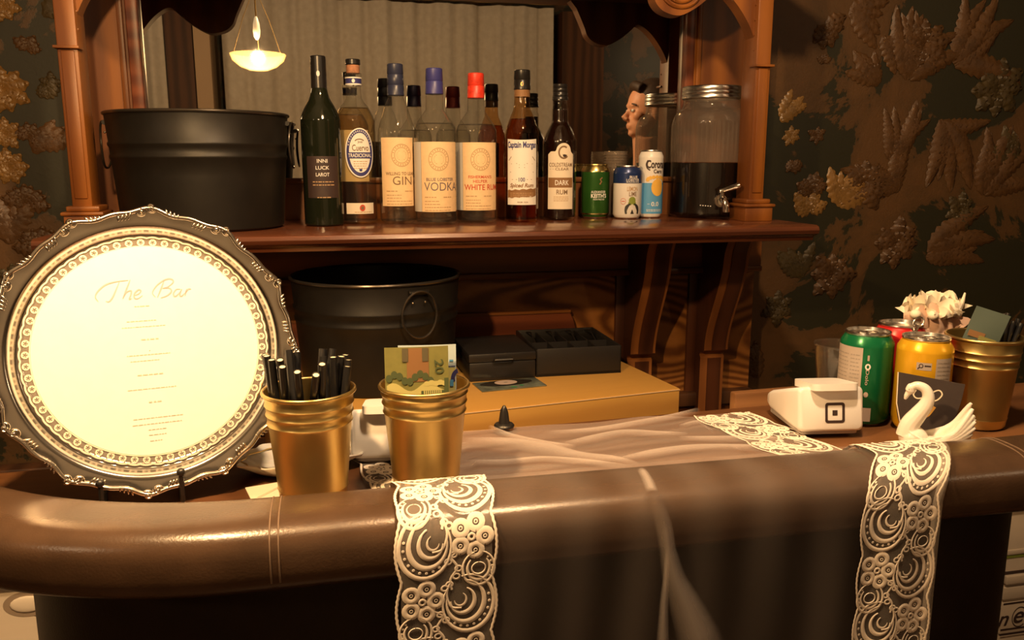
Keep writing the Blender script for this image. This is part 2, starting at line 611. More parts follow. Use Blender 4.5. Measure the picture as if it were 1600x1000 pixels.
def link(name, me, parent=None, loc=(0, 0, 0), rz=0.0, label=None):
    o = bpy.data.objects.new(name, me)
    COL.objects.link(o)
    o.location = loc
    o.rotation_euler = (0, 0, rz)
    if parent is not None:
        o.parent = parent
    if label:
        o['label'] = label
    return o


def tag(o, label, cat, group=None):
    o['label'] = label
    o['category'] = cat
    if group:
        o['group'] = group
    return o


def thing(name, label, cat, loc=(0, 0, 0), rz=0.0, group=None):
    o = bpy.data.objects.new(name, None)
    o.empty_display_size = 0.05
    COL.objects.link(o)
    o.location = Vector(loc) + Vector((0, 0, 0.0007 if loc[2] > 0.5 else 0.0))
    o.rotation_euler = (0, 0, rz)
    return tag(o, label, cat, group)


def struct(o):
    o['kind'] = 'structure'
    return o


def kids(o):
    return [c for c in o.children]


def copy_tree(o, parent=None):
    c = o.copy()
    COL.objects.link(c)
    if parent is not None:
        c.parent = parent
    for ch in kids(o):
        copy_tree(ch, c)
    return c


# flat lettering as mesh, from the built-in font
_TX = {}


def text2d(s, bold=0.0):
    key = (s, bold)
    if key in _TX:
        return _TX[key]
    cu = bpy.data.curves.new('t', 'FONT')
    cu.body = s
    cu.offset = bold
    cu.resolution_u = 3
    o = bpy.data.objects.new('t', cu)
    me = o.to_mesh()
    vs = [(q.co.x, q.co.y) for q in me.vertices]
    fs = [list(p.vertices) for p in me.polygons]
    o.to_mesh_clear()
    bpy.data.objects.remove(o)
    bpy.data.curves.remove(cu)
    x0, x1 = min(q[0] for q in vs), max(q[0] for q in vs)
    y0, y1 = min(q[1] for q in vs), max(q[1] for q in vs)
    vs = [((x - x0) / (x1 - x0) - 0.5, (y - y0) / (y1 - y0) - 0.5) for x, y in vs]
    _TX[key] = (vs, fs)
    return _TX[key]


class Print:
    """flat print laid on a surface: fn(u, v, off) gives the point"""

    def __init__(s, fn):
        s.fn, s.mb, s.seg = fn, MB(), 0.004

    def text(s, t, cu, cv, wd, ht, mname, off=0.0004, shear=0.0, rot=0.0, bold=0.012):
        vs, fs = text2d(t, bold)
        c, sn = math.cos(rot), math.sin(rot)
        out = []
        for x, y in vs:
            X, Y = x * wd + y * ht * shear, y * ht
            out.append(s.fn(cu + X * c - Y * sn, cv + X * sn + Y * c, off))
        s.mb.add(out, fs, mname)

    def rect(s, u0, u1, v0, v1, mname, off=0.0003):
        n = max(1, int(abs(u1 - u0) / s.seg))
        s.mb.grid(lambda a, b: s.fn(u0 + (u1 - u0) * a, v0 + (v1 - v0) * b, off), n, 1, mname)

    def strip(s, lo, hi, mname, off=0.0003):
        """between two boundary lists of (u, v)"""
        n = len(lo)
        vs = [s.fn(u, v, off) for u, v in lo] + [s.fn(u, v, off) for u, v in hi]
        s.mb.add(vs, [[i, i + 1, n + i + 1, n + i] for i in range(n - 1)], mname)

    def disc(s, cu, cv, ru, rv, mname, off=0.0003, n=28, k=4):
        for j in range(k):
            s.ring(cu, cv, ru * j / k, rv * j / k, ru * (j + 1) / k, rv * (j + 1) / k, mname, off, n)

    def ring(s, cu, cv, r0u, r0v, r1u, r1v, mname, off=0.0003, n=28, a0=0.0, a1=2 * PI):
        A = [a0 + (a1 - a0) * i / n for i in range(n + 1)]
        s.strip([(cu + r0u * math.cos(a), cv + r0v * math.sin(a)) for a in A],
                [(cu + r1u * math.cos(a), cv + r1v * math.sin(a)) for a in A], mname, off)

    def line(s, pts, wd, mname, off=0.0003, taper=False):
        lo, hi = [], []
        n = len(pts)
        for i, (u, v) in enumerate(pts):
            a, b = pts[max(i - 1, 0)], pts[min(i + 1, n - 1)]
            tx, ty = b[0] - a[0], b[1] - a[1]
            l = math.hypot(tx, ty) or 1
            w_ = wd[i] if isinstance(wd, (list, tuple)) else wd
            nx, ny = -ty / l * w_ / 2, tx / l * w_ / 2
            lo.append((u - nx, v - ny))
            hi.append((u + nx, v + ny))
        s.strip(lo, hi, mname, off)

    def words(s, u0, u1, v, ht, mname, off=0.0004):
        u = u0
        while u < u1 - ht:
            l = min(random.uniform(1.5, 5) * ht, u1 - u)
            s.rect(u, u + l, v - ht / 2, v + ht / 2, mname, off)
            u += l + ht * 0.8


def cyl(R, zoff=0.0, taper=None):
    def fn(u, v, off):
        r = (taper(v) if taper else R)
        a = u / r
        return ((r + off) * math.sin(a), -(r + off) * math.cos(a), v + zoff)
    return fn


def bez(pts, n=10):
    """Catmull-Rom through 2D or 3D points"""
    pts = [Vector(q) for q in pts]
    out = []
    for i in range(len(pts) - 1):
        p0, p1, p2, p3 = pts[max(i - 1, 0)], pts[i], pts[i + 1], pts[min(i + 2, len(pts) - 1)]
        for k in range(n):
            t = k / n
            out.append(0.5 * ((2 * p1) + (p2 - p0) * t + (2 * p0 - 5 * p1 + 4 * p2 - p3) * t * t +
                              (3 * p1 - p0 - 3 * p2 + p3) * t ** 3))
    out.append(pts[-1])
    return out


def remeshed(mb, name, voxel, smooth_iter=4, adapt=0.0):
    """fuse overlapping volumes into one continuous skin"""
    o = mb.build(name + '_src')
    md = o.modifiers.new('r', 'REMESH')
    md.mode = 'VOXEL'
    md.voxel_size = voxel
    sm = o.modifiers.new('s', 'SMOOTH')
    sm.iterations = smooth_iter
    sm.factor = 0.5
    dg = bpy.context.evaluated_depsgraph_get()
    me = bpy.data.meshes.new_from_object(o.evaluated_get(dg))
    bpy.data.objects.remove(o)
    me.name = name
    me.polygons.foreach_set('use_smooth', [True] * len(me.polygons))
    return me


# ================================================================== ROOM
RX0, RX1, RY0 = -2.7, 3.3, -2.3
struct(MB().box(RX0, RX1, RY0, YWALL + 0.1, -0.05, 0.0, 'floor_wood').build('floor'))
struct(MB().box(RX0, RX1, RY0, YWALL + 0.1, 2.9, 2.95, 'plaster').build('ceiling'))
wall_back = struct(MB().box(RX0, RX1, YWALL, YWALL + 0.1, 0.0, 2.9, 'wallpaper').build('wall_back'))
struct(MB().box(RX0, RX1, RY0 - 0.1, RY0, 0.0, 2.9, 'wallpaper').build('wall_front'))
struct(MB().box(RX0 - 0.1, RX0, RY0 - 0.1, YWALL + 0.1, 0.0, 2.9, 'wallpaper').build('wall_left'))
struct(MB().box(RX1, RX1 + 0.1, RY0 - 0.1, YWALL + 0.1, 0.0, 2.9, 'wallpaper').build('wall_right'))
# dado along the back wall, left and right of the mantel
for k, (a, c) in enumerate(((RX0, -0.53), (1.06, RX1))):
    mb = MB()
    mb.box(a, c, YWALL - 0.022, YWALL, 0.0, 0.80, 'mantel_wood')
    mb.box(a, c, YWALL - 0.045, YWALL - 0.001, 0.80, 0.84, 'dark_wood', bev=0.006)
    struct(mb.build('trim_%d' % (k + 1)))

# embossed wallpaper relief: leaves, petals and buds of pressed paper
rl = random.Random(3)


def leaf_mesh(name, L, Wd, ribs, hgt, curl, mname):
    mb = MB()

    def fn(a, b):
        u = a
        half = Wd * (max(0.0, math.sin(PI * min(1, u * 0.985 + 0.012))) ** 0.55) * (0.80 + 0.20 * math.cos(2.4 * u + 0.4)) * (1 + 0.15 * math.cos(ribs * 2 * PI * u))
        v = (b - 0.5) * 2
        x = v * half + curl * (u ** 2)
        z = u * L
        h = hgt * (1 - abs(v) ** 1.7) * (math.sin(PI * u) ** 0.5) * (1 + 0.36 * math.cos(2 * PI * (ribs * u - 1.3 * abs(v)))) - 0.25 * hgt * math.exp(-(v * 7) ** 2)
        return (x, -max(h, 0.0) - 0.0004, z)
    mb.grid(fn, 26, 6, mname)
    return mb.mesh(name, smooth=60)


LEAF = {}
for nm in ('relief_gold', 'relief_brown', 'relief_olive'):
    LEAF[nm] = [leaf_mesh('embossed_leaf', 0.10, 0.026, 6, 0.008, 0.012, nm), leaf_mesh('embossed_petal', 0.060, 0.024, 4, 0.009, 0.0, nm),
                leaf_mesh('embossed_scroll', 0.15, 0.030, 9, 0.009, 0.05, nm)]
n_rel = [0]


def relief(kind, x, z, ang, s, mname, mir=1):
    if n_rel[0] >= 298:
        return
    n_rel[0] += 1
    o = bpy.data.objects.new(('embossed_leaf', 'embossed_petal', 'embossed_scroll')[kind], LEAF[mname][kind])
    COL.objects.link(o)
    o.parent = wall_back
    o.location = (x, YWALL - 0.0005 - rl.uniform(0, 0.0012), z)
    o.rotation_euler = (0, ang, 0)
    o.scale = (s * mir, s, s)


def blossom(px, py, s, mname, n=7, a0=0.0, spread=2 * PI):
    c = P(px, py, Y=YWALL)
    for k in range(n):
        a = a0 + spread * (k + rl.uniform(-0.15, 0.15)) / n
        relief(1, c.x, c.z, a, s * rl.uniform(0.85, 1.15), mname)
    if spread > 6 and mname != 'relief_olive':
        for k in range(3):
            relief(1, c.x, c.z, a0 + 2 * PI * k / 4 + 0.4, s * 0.45, mname)


def spray(px, py, ang, s, mname, n=5, kind=0, fan=1.2):
    c = P(px, py, Y=YWALL)
    for k in range(n):
        a = ang + fan * ((k + 0.5) / n - 0.5)
        relief(kind, c.x + rl.uniform(-.008, .008), c.z + rl.uniform(-.008, .008), a, s * rl.uniform(0.8, 1.15), mname, rl.choice((-1, 1)))


# left of the mantel
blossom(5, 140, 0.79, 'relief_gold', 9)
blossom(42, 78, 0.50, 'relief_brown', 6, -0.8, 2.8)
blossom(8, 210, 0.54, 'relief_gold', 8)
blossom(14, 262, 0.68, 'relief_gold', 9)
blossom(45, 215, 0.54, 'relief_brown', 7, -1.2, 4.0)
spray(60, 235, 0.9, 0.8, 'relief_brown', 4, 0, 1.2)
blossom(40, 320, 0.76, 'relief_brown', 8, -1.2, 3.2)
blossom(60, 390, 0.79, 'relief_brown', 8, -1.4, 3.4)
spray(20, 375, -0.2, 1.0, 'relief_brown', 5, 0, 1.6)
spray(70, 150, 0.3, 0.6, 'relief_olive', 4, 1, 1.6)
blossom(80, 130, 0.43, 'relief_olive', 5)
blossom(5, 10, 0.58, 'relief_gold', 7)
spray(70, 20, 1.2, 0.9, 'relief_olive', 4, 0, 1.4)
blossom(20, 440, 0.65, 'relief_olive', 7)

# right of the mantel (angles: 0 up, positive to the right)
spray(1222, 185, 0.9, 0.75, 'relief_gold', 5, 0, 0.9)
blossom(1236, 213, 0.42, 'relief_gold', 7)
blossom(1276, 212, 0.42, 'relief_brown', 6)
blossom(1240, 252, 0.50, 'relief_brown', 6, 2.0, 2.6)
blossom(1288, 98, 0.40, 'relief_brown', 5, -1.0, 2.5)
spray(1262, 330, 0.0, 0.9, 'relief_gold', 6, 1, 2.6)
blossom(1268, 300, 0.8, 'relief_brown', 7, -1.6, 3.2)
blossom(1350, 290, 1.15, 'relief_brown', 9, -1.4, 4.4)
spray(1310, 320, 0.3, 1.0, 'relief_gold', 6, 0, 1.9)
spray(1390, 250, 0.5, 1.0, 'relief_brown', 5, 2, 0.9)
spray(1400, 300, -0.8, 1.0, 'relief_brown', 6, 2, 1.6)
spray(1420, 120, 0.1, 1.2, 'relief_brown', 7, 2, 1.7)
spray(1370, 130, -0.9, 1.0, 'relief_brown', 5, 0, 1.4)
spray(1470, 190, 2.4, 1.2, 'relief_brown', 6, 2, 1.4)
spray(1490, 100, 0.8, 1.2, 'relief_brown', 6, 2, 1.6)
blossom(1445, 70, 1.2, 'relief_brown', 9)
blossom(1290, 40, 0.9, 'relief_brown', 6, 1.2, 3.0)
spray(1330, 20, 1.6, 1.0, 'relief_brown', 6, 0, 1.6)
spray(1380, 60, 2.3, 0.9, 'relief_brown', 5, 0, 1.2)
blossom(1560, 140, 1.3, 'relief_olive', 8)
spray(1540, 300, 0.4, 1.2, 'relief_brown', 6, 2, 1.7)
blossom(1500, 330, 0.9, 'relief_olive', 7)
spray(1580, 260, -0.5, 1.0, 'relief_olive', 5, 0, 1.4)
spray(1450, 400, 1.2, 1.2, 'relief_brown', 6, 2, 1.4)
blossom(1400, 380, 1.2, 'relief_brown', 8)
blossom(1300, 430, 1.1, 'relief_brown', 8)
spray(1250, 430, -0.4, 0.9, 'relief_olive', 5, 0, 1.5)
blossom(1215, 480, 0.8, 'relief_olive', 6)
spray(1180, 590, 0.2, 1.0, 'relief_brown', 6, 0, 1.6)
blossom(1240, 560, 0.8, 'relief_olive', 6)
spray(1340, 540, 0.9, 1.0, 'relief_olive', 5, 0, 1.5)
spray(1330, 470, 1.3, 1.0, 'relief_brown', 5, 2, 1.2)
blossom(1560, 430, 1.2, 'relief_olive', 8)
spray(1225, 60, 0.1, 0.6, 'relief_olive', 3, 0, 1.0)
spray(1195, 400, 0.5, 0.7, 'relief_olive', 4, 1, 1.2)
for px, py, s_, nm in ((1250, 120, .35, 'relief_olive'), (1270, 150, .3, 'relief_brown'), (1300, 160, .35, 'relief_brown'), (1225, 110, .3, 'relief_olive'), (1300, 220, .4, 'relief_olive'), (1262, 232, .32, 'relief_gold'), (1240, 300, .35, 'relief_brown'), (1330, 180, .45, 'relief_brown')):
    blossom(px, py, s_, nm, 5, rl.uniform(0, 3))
# ---------------------------------------------------------------- behind the photographer (seen in the mirror)


def curtain(name, x0, x1, y, label):
    r = random.Random(int((x0 + 5) * 100))
    ph = [r.uniform(0, 6) for _ in range(4)]

    def fn(a, b):
        x = x0 + (x1 - x0) * a
        d = 0.016 * math.sin(2 * PI * x / 0.19 + ph[0]) + 0.007 * math.sin(2 * PI * x / 0.083 + ph[1]) + 0.022 * math.sin(2 * PI * x / 0.43 + ph[2])
        return (x, y + d, 0.06 + 2.46 * b)
    t = thing(name, label, 'curtain', (0, 0, 0))
    mb = MB()
    mb.grid(fn, max(30, int((x1 - x0) * 110)), 6, 'curtain_cloth')
    mb.build('drape', t, smooth=180)
    mb = MB()
    mb.tube([(x0 - 0.04, y, 2.55), (x1 + 0.04, y, 2.55)], 0.014, 'brass', 12)
    mb.build('curtain_rod', t)
    return t


curtain('window_curtain', -0.60, 1.56, -1.93, 'wide grey sheer curtain reflected behind the bottles in the mirror')
curtain('window_curtain', -1.08, -0.94, -1.93, 'narrow grey curtain reflected at the left edge of the mirror')
mb = MB()
mb.box(-0.93, -0.77, RY0, -1.90, 0, 2.5, 'dark_wood')
struct(mb.build('trim_3'))
mb = MB()
mb.box(-0.76, -0.665, RY0, -1.88, 0, 2.5, 'tan_paint')
struct(mb.build('trim_4'))
mb = MB()
mb.box(1.62, 1.92, RY0, -1.92, 0, 2.5, 'dark_wood')
struct(mb.build('trim_5'))

# glass bowl lamp over the left end of the bar
t = thing('bowl_lamp', 'glowing ribbed glass bowl lamp reflected at the upper left of the mirror', 'lamp', (LAMP_A[0], LAMP_A[1], LAMP_A[2]))
mb = MB()
mb.lathe([(0.004, -0.047), (0.030, -0.046), (0.062, -0.034), (0.088, -0.012), (0.097, 0.010), (0.094, 0.012), (0.085, -0.010), (0.060, -0.031), (0.030, -0.043), (0.004, -0.044)], 'lamp_bowl_glass', 96, caps=False, rf=lambda a, z: 1 + 0.02 * math.cos(24 * a))
mb.build('glass_bowl', t)
mb = MB()
mb.lathe([(0.004, 0.060), (0.010, 0.070), (0.013, 0.090), (0.011, 0.115), (0.006, 0.135), (0.003, 0.140)], 'bulb_glow', 20)
mb.build('chimney', t)
mb = MB()
mb.tube([(0, 0, 0.140), (0, 0, 2.9 - LAMP_A[2])], 0.003, 'brass', 8)
for k in range(3):
    a = 2 * PI * k / 3 + 0.5
    mb.tube([(0.093 * math.cos(a), 0.093 * math.sin(a), 0.010), (0.05 * math.cos(a), 0.05 * math.sin(a), 0.13), (0, 0, 0.24)], 0.0013, 'brass', 6)
mb.build('hanger', t)
# pendant lamp above the bar, the main light (above the frame)
t = thing('pendant_lamp', 'warm pendant lamp hanging over the bar front above the frame', 'lamp', LAMP_B)
mb = MB()
mb.lathe([(0.03, 0.16), (0.06, 0.15), (0.14, 0.07), (0.17, 0.03), (0.165, 0.03), (0.135, 0.066), (0.055, 0.145), (0.03, 0.15)], 'brass', 40, caps=False)
mb.build('shade', t)
mb = MB()
mb.tube([(0, 0, 0.15), (0, 0, 2.9 - LAMP_B[2])], 0.006, 'brass', 8)
mb.lathe([(0.05, 2.9 - LAMP_B[2] - 0.02), (0.05, 2.9 - LAMP_B[2])], 'brass', 24)
mb.build('rod', t)

# ================================================================== OVERMANTEL
mantel = thing('mantel', 'tall carved orange wood mantel with mirror, shelf and columns behind the bar', 'mantel', (CX, YPAN, 0))


def mpart(mb, name, parent=None, label=None, smooth=40):
    o = mb.build(name, None, (0, 0, 0), 0, smooth, label)
    o.parent = parent or mantel
    # geometry is written in room coordinates
    if o.parent is mantel or o.parent == mantel:
        o.matrix_parent_inverse = Matrix.Translation(-Vector(mantel.location))
    return o


# mirror and mouldings
MX0, MX1 = -0.354, 0.830
mpart(MB().box(MX0, MX1, YMIR, YMIR + 0.004, 1.376, 2.30, 'mirror_glass'), 'mirror', label='large mirror showing the grey curtain', smooth=0)
mb = MB()
mb.box(MX0, MX1, YMIR - 0.010, YMIR + 0.004, ZS + 0.0002, 1.452, 'corbel_light')
mb.box(MX0, MX1, YMIR - 0.016, YMIR - 0.002, 1.452, 1.464, 'corbel_light', bev=0.004)
mpart(mb, 'mirror_rail', label='orange wood rail under the mirror behind the bottles')
for x0, x1 in ((MX0 - 0.024, MX0), (MX1, MX1 + 0.022)):
    mb = MB()
    mb.box(x0, x1, YPAN - 0.003, YMIR + 0.004, 1.376, 2.30, 'apron_wood', bev=0.004)
    mpart(mb, 'mirror_moulding')
for x0, x1 in ((-0.495, MX0 - 0.024), (MX1 + 0.022, 1.035)):
    mpart(MB().box(x0, x1, YPAN, YMIR + 0.004, 1.376, 2.30, 'mantel_wood'), 'side_panel')
    c = (x0 + x1) / 2
    mb = MB()
    for a in (x0 + 0.004, x1 - 0.016):
        mb.box(a, a + 0.012, YPAN - 0.006, YPAN + 0.001, 1.376, 2.30, 'mantel_wood', bev=0.003)
    mpart(mb, 'panel_bead')
# shelf with a moulded nose
sh = [(YMIR + 0.02, ZS), (1.512, ZS), (1.504, ZS - 0.003), (1.500, ZS - 0.010), (1.503, ZS - 0.017), (1.512, ZS - 0.021), (1.520, ZS - 0.024),
      (1.524, ZS - 0.032), (YMIR + 0.02, ZS - 0.032)]
mpart(MB().prism(sh, -0.475, 0.965, 'shelf_wood', 'x'), 'shelf', smooth=30)
# back of the mantel below the shelf
mpart(MB().box(-0.495, 1.035, YPAN, YMIR + 0.03, 0.0, ZS - 0.032, 'knotty_pine'), 'lower_panel', label='knotty pine board between the corbels')
mb = MB()
mb.box(-0.495, 1.035, YPAN - 0.030, YPAN + 0.001, 1.245, ZS - 0.032, 'mantel_wood_x')
mb.box(-0.495, 1.035, YPAN - 0.040, YPAN + 0.001, 1.235, 1.250, 'mantel_wood_x', bev=0.004)
mpart(mb, 'frieze')
mb = MB()
mb.box(-0.495, 1.035, YPAN - 0.030, YPAN + 0.001, 0.90, 0.935, 'dark_wood', bev=0.005)
mb.box(-0.495, 1.035, YPAN - 0.014, YPAN + 0.001, 0.60, 0.90, 'mantel_wood_x')
mpart(mb, 'lower_rail')
# shaped apron board
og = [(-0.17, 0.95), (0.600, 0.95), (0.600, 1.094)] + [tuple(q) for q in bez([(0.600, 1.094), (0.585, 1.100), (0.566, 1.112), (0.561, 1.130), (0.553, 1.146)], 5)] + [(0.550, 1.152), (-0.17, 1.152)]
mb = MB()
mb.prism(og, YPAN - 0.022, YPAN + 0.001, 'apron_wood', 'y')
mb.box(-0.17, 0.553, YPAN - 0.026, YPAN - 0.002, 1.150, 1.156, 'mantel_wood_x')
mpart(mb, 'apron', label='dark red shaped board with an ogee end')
# corbels
front = [(1.712, ZS - 0.033), (1.718, 1.325), (1.733, 1.295), (1.741, 1.255), (1.756, 1.215), (1.780, 1.165), (1.803, 1.115), (1.815, 1.075), (1.817, 1.050)]
front = [tuple(q) for q in bez(front, 4)]
prof = [(YPAN, ZS - 0.033)] + front + [(1.822, 1.046), (1.836, 1.043), (1.842, 1.036), (1.836, 1.028), (1.838, 0.60), (YPAN, 0.60)]
face = front
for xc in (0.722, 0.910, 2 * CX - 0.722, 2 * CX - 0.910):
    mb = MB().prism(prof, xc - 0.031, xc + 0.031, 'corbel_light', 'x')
    mb.m[0] = mb.m[1] = mb.mi('corbel_dark')  # shade on the corbel's two sides is put into their colour
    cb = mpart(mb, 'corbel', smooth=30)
    mpart(MB().box(xc - 0.052, xc - 0.02, YPAN - 0.012, YPAN + 0.001, 0.60, 1.245, 'corbel_dark', bev=0.002), 'dark_strip', cb)  # thin dark strip on the panel beside the corbel
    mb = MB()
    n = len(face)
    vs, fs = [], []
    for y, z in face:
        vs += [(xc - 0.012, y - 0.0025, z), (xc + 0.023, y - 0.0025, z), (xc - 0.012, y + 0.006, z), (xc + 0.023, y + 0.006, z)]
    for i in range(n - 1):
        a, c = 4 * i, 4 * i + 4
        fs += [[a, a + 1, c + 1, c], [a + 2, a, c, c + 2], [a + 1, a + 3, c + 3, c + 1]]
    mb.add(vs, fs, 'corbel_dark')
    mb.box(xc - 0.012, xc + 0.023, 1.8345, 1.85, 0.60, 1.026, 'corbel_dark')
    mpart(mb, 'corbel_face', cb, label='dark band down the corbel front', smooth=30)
# columns with bases
YC0, YC1 = 1.640, 1.700
for sx in (-1, 1):
    xc = CX + sx * 0.663
    c = mpart(MB().box(xc - 0.017, xc + 0.017, YC0, YC1, ZS + 0.04, 1.90, 'mantel_wood', bev=0.003), 'column')
    mb = MB()
    mb.box(xc - 0.030, xc + 0.034, YC0 - 0.012, YC1, ZS, ZS + 0.030, 'mantel_wood', bev=0.002)
    mb.box(xc - 0.034, xc + 0.038, YC0 - 0.017, YC1, ZS + 0.030, ZS + 0.037, 'mantel_wood', bev=0.003)
    mb.box(xc - 0.026, xc + 0.030, YC0 - 0.008, YC1, ZS + 0.037, ZS + 0.047, 'mantel_wood', bev=0.003)
    mpart(mb, 'column_base', c)
    mb = MB()
    mb.box(xc - 0.011, xc + 0.011, YC0 - 0.003, YC0 + 0.004, ZS + 0.06, 1.690, 'mantel_wood', bev=0.002)
    mpart(mb, 'column_fillet', c)

    # arch board with pendant scroll
    def ax(px, py):
        q = P(px, py, Y=1.655)
        return (CX + sx * (q.x - CX), q.z)
    top = 1.90
    inner = [tuple(q) for q in bez([ax(1186, 118), ax(1183, 80), ax(1173, 45), ax(1157, 15), ax(1140, -6), ax(1123, -16), ax(1108, -4), ax(1088, 12), ax(1063, 24), ax(1040, 19), ax(1026, 6), ax(1019, -14), ax(1005, -50)], 5)]
    outer_x = xc + sx * 0.020
    out = [(outer_x, inner[0][1])] + inner + [(inner[-1][0] - sx * 0.02, top), (outer_x, top)]
    a = mpart(MB().prism(out, 1.655, 1.690, 'mantel_wood', 'y'), 'arch', smooth=30)
    # carved leaf grooves on the capital and the scroll
    for k in range(6):
        z0 = 1.700 + k * 0.030
        mpart(MB().tube(bez([(xc - sx * 0.017, 1.652, z0 + 0.028), (xc - sx * 0.004, 1.650, z0 + 0.012), (xc + sx * 0.017, 1.652, z0 - 0.006)], 4), [0.0028] * 8 + [0.0012], 'mantel_wood', 6), 'carved_ridge', a)
    mpart(MB().box(xc - 0.021, xc + 0.021, 1.630, 1.66, 1.692, 1.697, 'mantel_wood', bev=0.001), 'capital_band', a)
    c0 = ax(1064, -16)
    for r_ in (0.034, 0.024, 0.014):
        pts = []
        for i in range(14):
            th = -0.2 - i / 13 * 2.9
            pts.append((c0[0] + sx * r_ * 1.25 * math.cos(th), 1.653, c0[1] + r_ * math.sin(th)))
        mpart(MB().tube(pts, 0.0032, 'mantel_wood', 6), 'carved_scroll', a)
mb = MB()
mb.box(CX - 0.74, CX + 0.75, 1.62, YMIR + 0.004, 1.895, 1.93, 'mantel_wood_x', bev=0.004)
mb.box(CX - 0.76, CX + 0.77, 1.58, YMIR + 0.004, 1.93, 1.97, 'mantel_wood_x', bev=0.006)
mpart(mb, 'upper_shelf')

# ================================================================== BAR COUNTER
bar = thing('bar_counter', 'long dark leather bar counter with padded rolled front edge and rounded ends', 'bar counter', (0.2875, 0.75, 0))
AL, AR, AY = -0.075, 0.715, 1.11
YBL, YBR = 0.968, 1.052     # the back edge runs slightly askew
QP = 0.66                   # squareness of the padded roll


def yback(x):
    return YBL + (YBR - YBL) * (x + 0.48) / 1.60


def upath(R, n=16, AL=AL, AR=AR):
    pts = []
    al = math.asin(max(-1, min(1, (AY - YBL) / R)))
    ar = math.asin(max(-1, min(1, (AY - YBR) / R)))
    for i in range(n + 1):
        a = PI + al + (PI / 2 - al) * i / n
        pts.append((AL + R * math.cos(a), AY + R * math.sin(a)))
    for i in range(1, 24):
        pts.append((AL + (AR - AL) * i / 24, AY - R))
    for i in range(n + 1):
        a = 1.5 * PI + (PI / 2 - ar) * i / n
        pts.append((AR + R * math.cos(a), AY + R * math.sin(a)))
    return pts


def bpart(mb, name, parent=None, label=None, smooth=40):
    o = mb.build(name, None, (0, 0, 0), 0, smooth, label)
    o.parent = parent or bar
    if o.parent == bar:
        o.matrix_parent_inverse = Matrix.Translation(-Vector(bar.location))
    return o


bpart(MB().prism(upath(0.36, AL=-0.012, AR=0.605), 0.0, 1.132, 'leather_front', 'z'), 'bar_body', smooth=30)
ct = bpart(MB().prism(upath(0.372), 1.132, ZC, 'counter_wood', 'z'), 'countertop', label='brown wooden counter surface', smooth=30)
PYC, PZC, PA, PB = 0.405, 1.174, 0.045, 0.033


def sweep_ellipse(path, a, bz, zc, mname, n=64):
    vs, fs = [], []
    m = len(path)
    for i, (x, y) in enumerate(path):
        p0, p1 = path[max(i - 1, 0)], path[min(i + 1, m - 1)]
        t = Vector((p1[0] - p0[0], p1[1] - p0[1])).normalized()
        nn = Vector((t.y, -t.x))
        for k in range(n):
            th = 2 * PI * k / n
            cs, sn = math.cos(th), math.sin(th)
            # slightly squared roll
            q = QP
            cx = math.copysign(abs(cs) ** q, cs) * a
            cz = math.copysign(abs(sn) ** q, sn) * bz
            vs.append((x + nn.x * cx, y + nn.y * cx, zc + cz))
    for i in range(m - 1):
        for k in range(n):
            k2 = (k + 1) % n
            fs.append([i * n + k, i * n + k2, (i + 1) * n + k2, (i + 1) * n + k])
    fs.append(list(range(n)))
    fs.append([(m - 1) * n + k for k in range(n)])
    return vs, fs


mb = MB()
mb.add(*sweep_ellipse(upath(PYC, 24), PA, PB, PZC, 'leather'), 'leather')
pad = bpart(mb, 'padded_rail', label='rolled brown leather padded rail along the front', smooth=60)
for xs, ang in ((-0.053, 0), (0.690, 1)):
    mb = MB()
    for dx in (-0.0035, 0.0035):
        pts = []
        for i in range(21):
            th = -0.35 + i / 20 * (PI + 0.75)
            y0, x0 = AY - PYC, xs + dx
            nx, ny = 0.0, -1.0
            if ang:
                aa = math.asin((xs + dx - AR) / PYC)
                x0, y0 = AR + PYC * math.sin(aa), AY - PYC * math.cos(aa)
                nx, ny = math.sin(aa), -math.cos(aa)
            else:
                aa = math.asin((xs + dx - AL) / PYC) if xs + dx < AL else 0
                x0, y0 = xs + dx, AY - PYC * math.cos(aa)
                nx, ny = math.sin(aa), -math.cos(aa)
            cs, sn = math.cos(th), math.sin(th)
            q = QP
            c_ = math.copysign(abs(cs) ** q, cs) * PA
            s_ = math.copysign(abs(sn) ** q, sn) * PB
            pts.append((x0 + nx * c_, y0 + ny * c_, PZC + s_))
        mb.tube(pts, 0.0009, 'stitch', 5)
    bpart(mb, 'seam', pad, label='stitched seam across the leather')
mb = MB()
mb.box(0.548, 0.93, yback(0.548) + 0.006, yback(0.548) + 0.022, 1.10, 1.181, 'tray_wood', bev=0.003, rot=0.0525, piv=(0.548, yback(0.548)))
bpart(mb, 'back_ledge', label='brown wooden ledge at the back right of the counter')

# cabinet behind the bar that carries the box, cash trays and lower tub
t = thing('service_cabinet', 'low dark cabinet behind the bar under the wooden box', 'cabinet', (0.28, 1.6, 0))
mb = MB()
mb.box(-0.50, 0.42, -0.22, 0.20, 0.0, 0.885, 'dark_wood', bev=0.004)
mb.build('body', t)
mb = MB()
mb.box(-0.52, 0.44, -0.24, 0.205, 0.885, 0.91, 'dark_wood', bev=0.004)
mb.build('top', t)
for k in range(2):
    mb = MB()
    mb.box(-0.48 + k * 0.45, -0.05 + k * 0.45, -0.234, -0.2205, 0.06, 0.86, 'dark_wood', bev=0.004)
    d = mb.build('door', t)
    mb = MB()
    mb.ell((-0.09 + k * 0.10, -0.245, 0.5), (0.012, 0.012, 0.012), 'brass')
    mb.build('knob', d)
